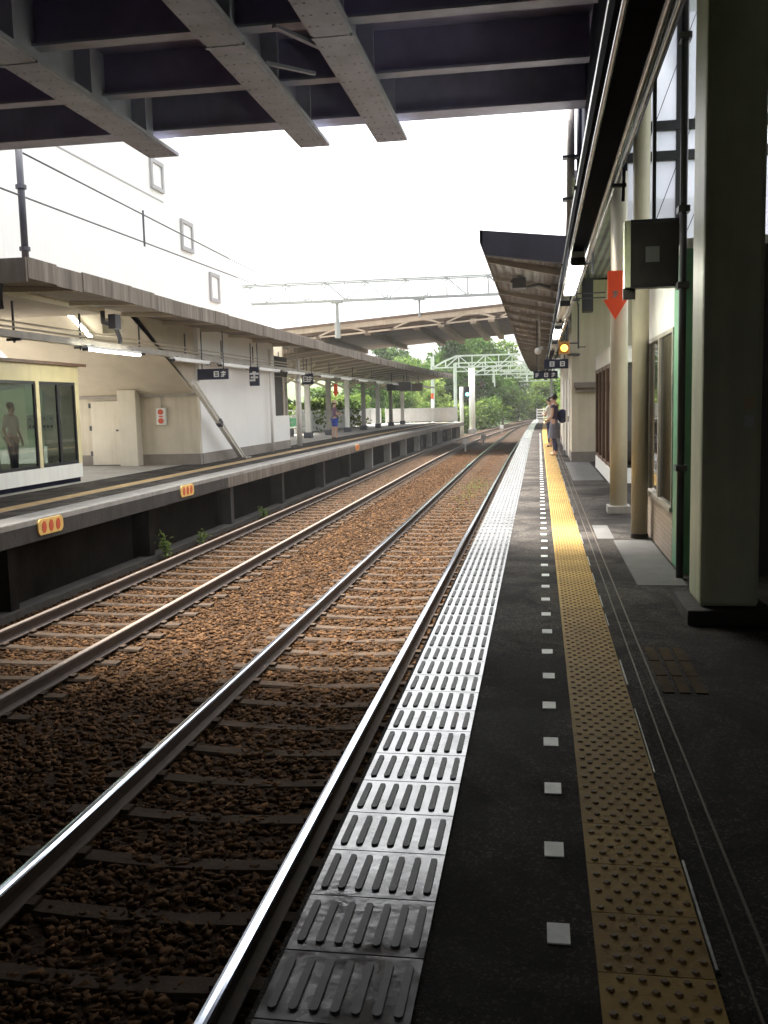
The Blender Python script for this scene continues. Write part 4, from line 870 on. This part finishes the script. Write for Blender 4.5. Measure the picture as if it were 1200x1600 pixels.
def tree_proto(name, seed, h, rad, n, leaf, m):
    root = thing(name, (0, 0, 0), None, None); rg = random.Random(seed); t = MB()
    t.tube([(0, 0, -.6), (.05, 0, h*.2), (rg.uniform(-.2, .2), rg.uniform(-.2, .2), h*.5), (rg.uniform(-.3, .3), rg.uniform(-.3, .3), h*.85)], [h*.028, h*.022, h*.016, h*.005], 8)
    for k in range(7):
        a = rg.uniform(0, 6.28); z = h*rg.uniform(.25, .65); L = rad*rg.uniform(.5, .95)
        t.tube([(0, 0, z), (math.cos(a)*L*.5, math.sin(a)*L*.5, z+L*.35), (math.cos(a)*L, math.sin(a)*L, z+L*.55)], [h*.011, h*.008, h*.003], 6)
    t.build('trunk', 'bark', root)
    V, F = crown_mesh(seed, h, rad, n, leaf, m); npmesh('crown', V, F, m, (0, 0, 0), root)
    return root
protos = [tree_proto('broadleaf_tree', 11, 9, 3.6, 5200, .20, 'leaf_mid'), tree_proto('broadleaf_tree', 12, 11, 3.8, 6000, .20, 'leaf_dark'),
          tree_proto('broadleaf_tree', 13, 8, 3.2, 4600, .19, 'leaf_light'), tree_proto('slender_tree', 14, 11, 2.4, 4200, .19, 'leaf_mid')]
for q, lb in zip(protos, ('mid green rounded tree', 'tall dark green tree', 'pale green lower tree', 'slender tall tree')): q['category'] = 'tree'
used = set()
def put(pi, x, yv, s_, label, group, z=-1.75):
    q = protos[pi]
    if pi not in used: o = q; used.add(pi); o.location = (x, yv, z)
    else: o = copy_tree(q, (x, yv, z))
    o.rotation_euler = (0, 0, random.uniform(0, 6.28)); o.scale = (s_, s_, s_*random.uniform(.93, 1.07)); tag(o, label, 'tree', group)
    return o
GA = 'trees on the slope straight ahead'; LA = 'leafy tree in the green wood straight ahead beyond the bridge'
for (pi, x, yv, s_) in ((1, -9.6, 112, 1.0), (0, -13, 116, .98), (1, -7.0, 120, 1.04), (2, -11.5, 106, .8), (0, -16.5, 122, 1.05), (3, -4.6, 124, 1.03), (1, -6.4, 109, .86), (0, -3.0, 140, .95), (2, .6, 150, .85), (1, -1.0, 158, .82), (0, 4.0, 132, .72), (1, 7.0, 126, .95), (0, 10.5, 120, 1.1),
                        (2, 5.2, 112, .75), (1, 8.5, 110, .95), (0, 12.5, 104, 1.0), (1, -20, 128, 1.0), (0, -25, 130, .9), (2, -14.5, 104, .72), (3, 3.2, 146, .8), (1, -11, 138, 1.1), (0, -6, 145, 1.1), (2, 6, 98, .62), (0, 9, 92, .8), (1, 13, 88, .95)):
    put(pi, x, yv, s_*random.uniform(.95, 1.05), LA, GA, -1.75 if yv < 112 else -1.4)
GB = 'trees behind the far platform'; LB = 'leafy tree behind the fence of the far platform'
for (pi, x, yv, s_) in ((2, -19, 44, .5), (0, -18, 50, .48), (2, -20, 56, .55), (0, -17.5, 62, .5), (1, -20, 68, .5), (2, -17, 73, .5), (0, -15, 79, .5), (2, -18, 85, .55), (1, -16, 91, .6), (0, -22, 96, .62), (2, -24, 78, .6), (1, -26, 60, .55), (0, -13.5, 95, .62), (2, -11.5, 98, .55)):
    put(pi, x, yv, s_, LB, GB)
GC = 'trees behind the near platform end'
for (pi, x, yv, s_) in ((0, 4.5, 76, .6), (2, 6.5, 84, .7), (1, 5.5, 92, .75), (0, 3.5, 88, .5)):
    put(pi, x, yv, s_, 'leafy tree behind the white gate of the near platform', GC)

def plant(x, yv, z, n, h, sp, label, cat, name, m='leaf_light', grp=None, leaf=.05):
    root = thing(name, (x, yv, z), label, cat, grp); t = MB(); lf = MB(); rg = random.Random(int(x*100+yv*10))
    for k in range(n):
        a = rg.uniform(0, 6.28); d_ = rg.uniform(.2, 1)*sp; tip = (x+math.cos(a)*d_, yv+math.sin(a)*d_, z+h*rg.uniform(.5, 1))
        t.tube([(x, yv, z), ((x*2+tip[0])/3, (yv*2+tip[1])/3, z+(tip[2]-z)*.6), tip], [.008, .006, .003], 5)
        for q in range(7):
            u = .25+.75*q/6; c = Vector((x+(tip[0]-x)*u, yv+(tip[1]-yv)*u, z+(tip[2]-z)*u))+Vector((rg.uniform(-1, 1), rg.uniform(-1, 1), rg.uniform(-.5, .5)))*leaf*1.4
            A_ = Vector((rg.uniform(-1, 1), rg.uniform(-1, 1), rg.uniform(-.4, 1))).normalized(); B_ = A_.orthogonal().normalized(); B_.rotate(Matrix.Rotation(rg.uniform(0, 6.28), 3, A_))
            lf.add([c, c+A_*leaf*.8+B_*leaf*.45, c+A_*leaf*2, c+A_*leaf*.8-B_*leaf*.45], [(0, 1, 2, 3)])
    t.build('stem', 'grass', root); lf.build('leaves', m, root)
plant(-7.02, 17.0, -1.33, 9, .55, .2, 'bright green weed growing at the foot of the far platform', 'weed', 'weed')
plant(-7.0, 18.9, -1.33, 6, .35, .18, 'second weed just behind the bright one at the platform foot', 'weed', 'weed')
plant(-7.0, 23.5, -1.33, 6, .3, .2, 'low weed by the far track near the support posts', 'weed', 'weed')
tf = MB(); rg = random.Random(5)
for k in range(500):
    x = -2.1+rg.gauss(0, .32); yv = 31+rg.gauss(0, 2.6); a = rg.uniform(0, 6.28); h = rg.uniform(.03, .1)
    tf.add([(x, yv, -1.30), (x+.02*math.cos(a), yv+.02*math.sin(a), -1.30), (x+.03*math.cos(a+1), yv+.03*math.sin(a+1), -1.30+h)], [(0, 1, 2)])
tag(tf.build('grass_tufts', 'leaf_light'), 'patch of short grass between the near rails', 'grass', None, 'stuff')
for k in range(26):
    x = -15+k*.92+random.uniform(-.5, .5); yv = 103+random.uniform(-3, 8)+abs(x+3)*.2
    if abs(x-(bn(yv)-2.5)) < 3.6: yv = 150+random.uniform(0, 10)
    V, F = crown_mesh(90+k, random.uniform(2.6, 4.2), random.uniform(1.9, 2.6), 1500, .16, None); V[:, 2] -= 1.9
    o = npmesh('shrub', V+np.array([x, yv, 0]), F, random.choice(['leaf_dark', 'leaf_mid', 'leaf_mid', 'leaf_light']), (x, yv, -1.5)); tag(o, 'leafy shrub below the green wood straight ahead', 'shrub', 'undergrowth of the wood ahead')
hg = [(-15.2, 40), (-15.0, 45), (-14.8, 50), (-14.6, 55), (-14.2, 60), (-13.8, 65)]
for k, (x, yv) in enumerate(hg):
    V, F = crown_mesh(60+k, 2.2, 1.7, 1500, .12, None); V[:, 2] -= .5
    o = npmesh('shrub', V+np.array([x, yv, 0]), F, 'leaf_light', (x, yv, 0)); tag(o, 'light green shrub behind the white fence of the far platform', 'shrub', 'shrubs behind the white fence')

# ------------------------------------------------------------------ people
def skin_mesh(name, pts, edges, root, m, parent, org, rot, sub=2):
    # pts: {key: (x, y, z, r)}; grows one continuous surface over the joints
    keys = list(pts); me = bpy.data.meshes.new(name); cs, sn = math.cos(rot), math.sin(rot)
    me.from_pydata([(pts[k][0]*cs-pts[k][1]*sn, pts[k][0]*sn+pts[k][1]*cs, pts[k][2]) for k in keys], [(keys.index(a), keys.index(e)) for a, e in edges], [])
    o = bpy.data.objects.new(name, me); col.objects.link(o)
    sk = o.modifiers.new('skin', 'SKIN'); sk.use_smooth_shade = True
    if not me.skin_vertices: 
        bpy.context.view_layer.objects.active = o; bpy.ops.object.modifier_remove(modifier='skin'); sk = o.modifiers.new('skin', 'SKIN')
    sv = me.skin_vertices[0].data
    for i, k in enumerate(keys):
        rr = pts[k][3]; sv[i].radius = rr if isinstance(rr, tuple) else (rr, rr); sv[i].use_root = (k == root)
    ss = o.modifiers.new('sub', 'SUBSURF'); ss.levels = sub; ss.render_levels = sub
    bpy.context.view_layer.update(); dg = bpy.context.evaluated_depsgraph_get()
    nm = bpy.data.meshes.new_from_object(o.evaluated_get(dg)); nm.materials.clear(); nm.materials.append(M[m]); nm.polygons.foreach_set('use_smooth', [True]*len(nm.polygons))
    bpy.data.objects.remove(o); q = bpy.data.objects.new(name, nm); col.objects.link(q); q.parent = parent; ORG[q.name] = org; return q

def person(loc, rot, H, label, style):
    root = thing('person', loc, label, 'person'); org = Vector(loc); k = H/1.72
    P = {}
    def J(n, x, y, z, r): P[n] = (x*k, y*k, z*k, tuple(q*k for q in r) if isinstance(r, tuple) else r*k)
    stp = style.get('step', .06)
    J('pel', 0, 0, .94, (.125, .095)); J('bel', 0, .01, 1.08, (.11, .085)); J('chest', 0, 0, 1.28, (.135, .10)); J('shb', 0, -.005, 1.40, (.09, .075)); J('neck', 0, 0, 1.48, .048)
    hd = style.get('head', .04); J('jaw', 0, hd*.6, 1.555, .066); J('skull', 0, hd*.5, 1.64, (.076, .088)); J('nose', 0, hd+.088, 1.595, .014)
    E = [('pel', 'bel'), ('bel', 'chest'), ('chest', 'shb'), ('shb', 'neck'), ('neck', 'jaw'), ('jaw', 'skull'), ('jaw', 'nose')]
    for sgn, sd_ in ((-1, 'l'), (1, 'r')):
        arm = style['arms'][0 if sgn < 0 else 1]
        J('sh'+sd_, sgn*.165, 0, 1.39, .052); J('el'+sd_, *arm[0], .04); J('wr'+sd_, *arm[1], .027); J('pa'+sd_, *arm[2], (.036, .02))
        E += [('shb', 'sh'+sd_), ('sh'+sd_, 'el'+sd_), ('el'+sd_, 'wr'+sd_), ('wr'+sd_, 'pa'+sd_)]
        wv = Vector(arm[1]); pv = Vector(arm[2]); dv = (pv-wv).normalized(); sdv = dv.cross(Vector((1, 0, 0)) if abs(dv.x) < .7 else Vector((0, 1, 0))).normalized()
        for q in range(4):
            b0 = pv+sdv*(.024-.016*q)+dv*.02; L = (.055, .066, .062, .048)[q]; cv = Vector((-sgn*.012, 0, -.006))
            J(f'f{q}a{sd_}', *b0, .0095); J(f'f{q}b{sd_}', *(b0+dv*L*.55+cv*.4), .0088); J(f'f{q}c{sd_}', *(b0+dv*L+cv*1.4), .0075)
            E += [('pa'+sd_, f'f{q}a{sd_}'), (f'f{q}a{sd_}', f'f{q}b{sd_}'), (f'f{q}b{sd_}', f'f{q}c{sd_}')]
        tb = wv+(pv-wv)*.5+sdv*.03; J('ta'+sd_, *tb, .011); J('tb'+sd_, *(tb+dv*.04+sdv*.018), .009); E += [('wr'+sd_, 'ta'+sd_), ('ta'+sd_, 'tb'+sd_)]
        s1 = stp*sgn; J('hip'+sd_, sgn*.085, 0, .88, .085); J('kn'+sd_, sgn*.09, .02+s1*.6, .49, .055); J('cf'+sd_, sgn*.09, -.02+s1*.8, .34, .054); J('an'+sd_, sgn*.09, -.02+s1, .085, .038); J('he'+sd_, sgn*.09, -.045+s1, .035, .034); J('to'+sd_, sgn*.105, .13+s1, .028, .03)
        E += [('pel', 'hip'+sd_), ('hip'+sd_, 'kn'+sd_), ('kn'+sd_, 'cf'+sd_), ('cf'+sd_, 'an'+sd_), ('an'+sd_, 'he'+sd_), ('an'+sd_, 'to'+sd_)]
    skin_mesh('body', P, E, 'pel', 'skin', root, org, rot)
    def cloth(name, items, edges, rt, m):
        Q = {}
        for it in items:
            n = it[0]; sc_ = it[1]; x, y, z, r = P[n]; Q[n] = (x, y, z, tuple(q*sc_ for q in r) if isinstance(r, tuple) else r*sc_)
        return skin_mesh(name, Q, edges, rt, m, root, org, rot)
    def mid(n, a, b_, t, r): P[n] = tuple(P[a][i]+(P[b_][i]-P[a][i])*t for i in range(3))+(r*k,)
    for sd_ in 'lr':
        mid('slv'+sd_, 'sh'+sd_, 'el'+sd_, style.get('sleeve', .7), .058); mid('hem'+sd_, 'hip'+sd_, 'kn'+sd_, style.get('hem', .8), style.get('hemr', .085))
    P['waist'] = (0, .005*k, .92*k, (.14*k, .11*k))
    sh = [('waist', 1.0), ('bel', 1.14), ('chest', 1.10), ('shb', 1.12)]; es = [('waist', 'bel'), ('bel', 'chest'), ('chest', 'shb')]
    for sd_ in 'lr': sh += [('sh'+sd_, 1.15), ('slv'+sd_, 1.0)]; es += [('shb', 'sh'+sd_), ('sh'+sd_, 'slv'+sd_)]
    cloth('shirt', sh, es, 'waist', style['shirt'])
    cs, sn = math.cos(rot), math.sin(rot)
    def W(x, y, z): return (loc[0]+(x*cs-y*sn)*k, loc[1]+(x*sn+y*cs)*k, loc[2]+z*k)
    if style.get('skirt'):
        m = MB(); prev = None; n_ = 20
        rings = [(.125, .10, 1.0), (.16, .125, .86), (.185, .15, .68), (.20, .165, .50)]
        for i, (a, b_, z) in enumerate(rings):
            for q in range(n_):
                t_ = 6.2832*q/n_; f = 1+.06*math.sin(q*2.5)*(i/3); m.v.append(W(a*f*math.cos(t_), b_*f*math.sin(t_)+.01, z))
        for i in range(3):
            for q in range(n_): m.f.append((i*n_+q, i*n_+(q+1) % n_, (i+1)*n_+(q+1) % n_, (i+1)*n_+q)); m.mi.append(0)
        m.f.append(tuple(range(n_))); m.mi.append(0); m.build('skirt', style['bottom'], root, smooth=True)
    else:
        sh = [('pel', 1.12)]; es = []
        for sd_ in 'lr': sh += [('hip'+sd_, 1.13), ('hem'+sd_, 1.0)]; es += [('pel', 'hip'+sd_), ('hip'+sd_, 'hem'+sd_)]
        cloth('shorts' if style.get('hem', .8) < 1 else 'trousers', sh, es, 'pel', style['bottom'])
    for sd_ in 'lr':
        cloth('shoe', [('an'+sd_, .95), ('he'+sd_, 1.3), ('to'+sd_, 1.35)], [('an'+sd_, 'he'+sd_), ('an'+sd_, 'to'+sd_)], 'an'+sd_, style['shoe'])
    if style.get('leggings'):
        sh = []; es = []
        for sd_ in 'lr': cloth('legging', [('hip'+sd_, .8), ('kn'+sd_, 1.12), ('cf'+sd_, 1.1), ('an'+sd_, 1.12)], [('hip'+sd_, 'kn'+sd_), ('kn'+sd_, 'cf'+sd_), ('cf'+sd_, 'an'+sd_)], 'hip'+sd_, 'cloth_navy')
    hx_, hz_ = hd*.5, 1.66
    m = MB(); m.ball(W(0, hx_-.022, hz_+.005), tuple(q*k for q in (.092, .096, .094)), 16, 10)
    if style.get('long'): m.tube([W(0, hx_-.07, 1.65), W(0, hx_-.095, 1.55), W(0, hx_-.09, 1.42)], [.08*k, .07*k, .04*k], 10)
    m.build('hair', 'hair', root, smooth=True)
    m = MB()
    for s_ in (-.03, .03): m.ball(W(s_, hd*.55+.082, 1.63), .011*k, 8, 6)
    m.build('eyes', 'black_frame', root); m = MB(); m.ball(W(0, hd*.6+.064, 1.553), tuple(q*k for q in (.022, .010, .007)), 8, 5); m.build('mouth', 'lips', root)
    for s_ in (-.082, .082):
        m = MB(); m.ball(W(s_, hx_, 1.60), tuple(q*k for q in (.012, .02, .03)), 8, 6); m.build('ear', 'skin', root, smooth=True)
    if style.get('hat'):
        m = MB(); c = W(0, hx_, 1.70); m.tube([(c[0], c[1], c[2]-.03*k), (c[0], c[1], c[2]+.04*k), (c[0], c[1], c[2]+.09*k)], [.112*k, .105*k, .06*k], 16); m.tube([(c[0], c[1], c[2]-.035*k), (c[0], c[1], c[2]-.02*k)], .165*k, 18); m.build('hat', 'cloth_hat', root, smooth=False)
    if style.get('bag'):
        m = MB(); m.ball(W(*style['bag']), tuple(q*k for q in (.15, .10, .20)), 12, 8); m.build('bag', 'cloth_navy', root, smooth=True)
        bx_, by_, bz_ = style['bag']; m = MB(); m.tube([W(bx_, by_, bz_+.15), W(bx_*.9, by_*.4+.02, 1.30), W(bx_*.8+.03, -.02, 1.455), W(bx_*.4, .10, 1.32)], .012*k, 6); m.build('strap', 'cloth_navy', root)
    return root
hold = (((-.22, .04, 1.12), (-.12, .24, 1.16), (-.05, .29, 1.18)), ((.22, .04, 1.12), (.13, .23, 1.12), (.06, .29, 1.15)))
down = (((-.24, -.03, 1.12), (-.23, .08, .90), (-.225, .10, .82)), ((.24, -.03, 1.12), (.23, .08, .90), (.225, .10, .82)))
front = (((-.24, -.02, 1.13), (-.14, .17, 1.02), (-.07, .20, .98)), ((.24, -.02, 1.13), (.14, .17, 1.03), (.07, .21, .99)))
person((.42, 26.6, 0), R(68), 1.66, 'woman in dark sleeveless top, grey skirt and leggings with a navy bag, nearer of two', dict(arms=front, shirt='cloth_plum', bottom='cloth_grey', skirt=True, leggings=True, shoe='shoe_tan', sleeve=.25, bag=(.20, -.16, 1.12), long=False, head=.05))
person((.36, 31.6, 0), R(55), 1.60, 'second woman in pale top and dark trousers looking down, half hidden behind the first', dict(arms=hold, shirt='cloth_white', bottom='cloth_navy', hem=1.9, hemr=.05, shoe='shoe', sleeve=.6, head=.07))
person((-9.24+be(42.8), 42.75, .006), R(-55), 1.70, 'boy in purple shirt, bright blue shorts and pale hat on the far platform', dict(arms=hold, shirt='cloth_purple', bottom='cloth_blue', hem=.85, hemr=.095, shoe='shoe', hat=True, sleeve=.6))
person((-11.12, 18.85, .12), R(-100), 1.60, 'person in white shirt added behind the waiting room glass for a reflected figure', dict(arms=down, shirt='cloth_white', bottom='cloth_navy', hem=1.9, hemr=.06, shoe='shoe', sleeve=.9))  # figure added inside the room in place of a reflection

# ------------------------------------------------------------------ haze added in place of lens flare
m = MB(); m.box(-420, 420, -120, 420, -2.75, 30)
hz_ = m.build('haze', 'asphalt', org=(0, 0, 0)); hz_.data.materials.clear(); hm_ = bpy.data.materials.new('haze'); hm_.use_nodes = True
hn = hm_.node_tree; hn.nodes.clear(); ho = hn.nodes.new('ShaderNodeOutputMaterial'); hv = hn.nodes.new('ShaderNodeVolumePrincipled')
hv.inputs['Color'].default_value = (.95, .96, .97, 1); hv.inputs['Density'].default_value = 0.0003; hv.inputs['Anisotropy'].default_value = 0.3
hn.links.new(hv.outputs[0], ho.inputs['Volume']); hz_.data.materials.append(hm_); tag(hz_, 'added haze volume standing in for lens flare', None, None, 'stuff')
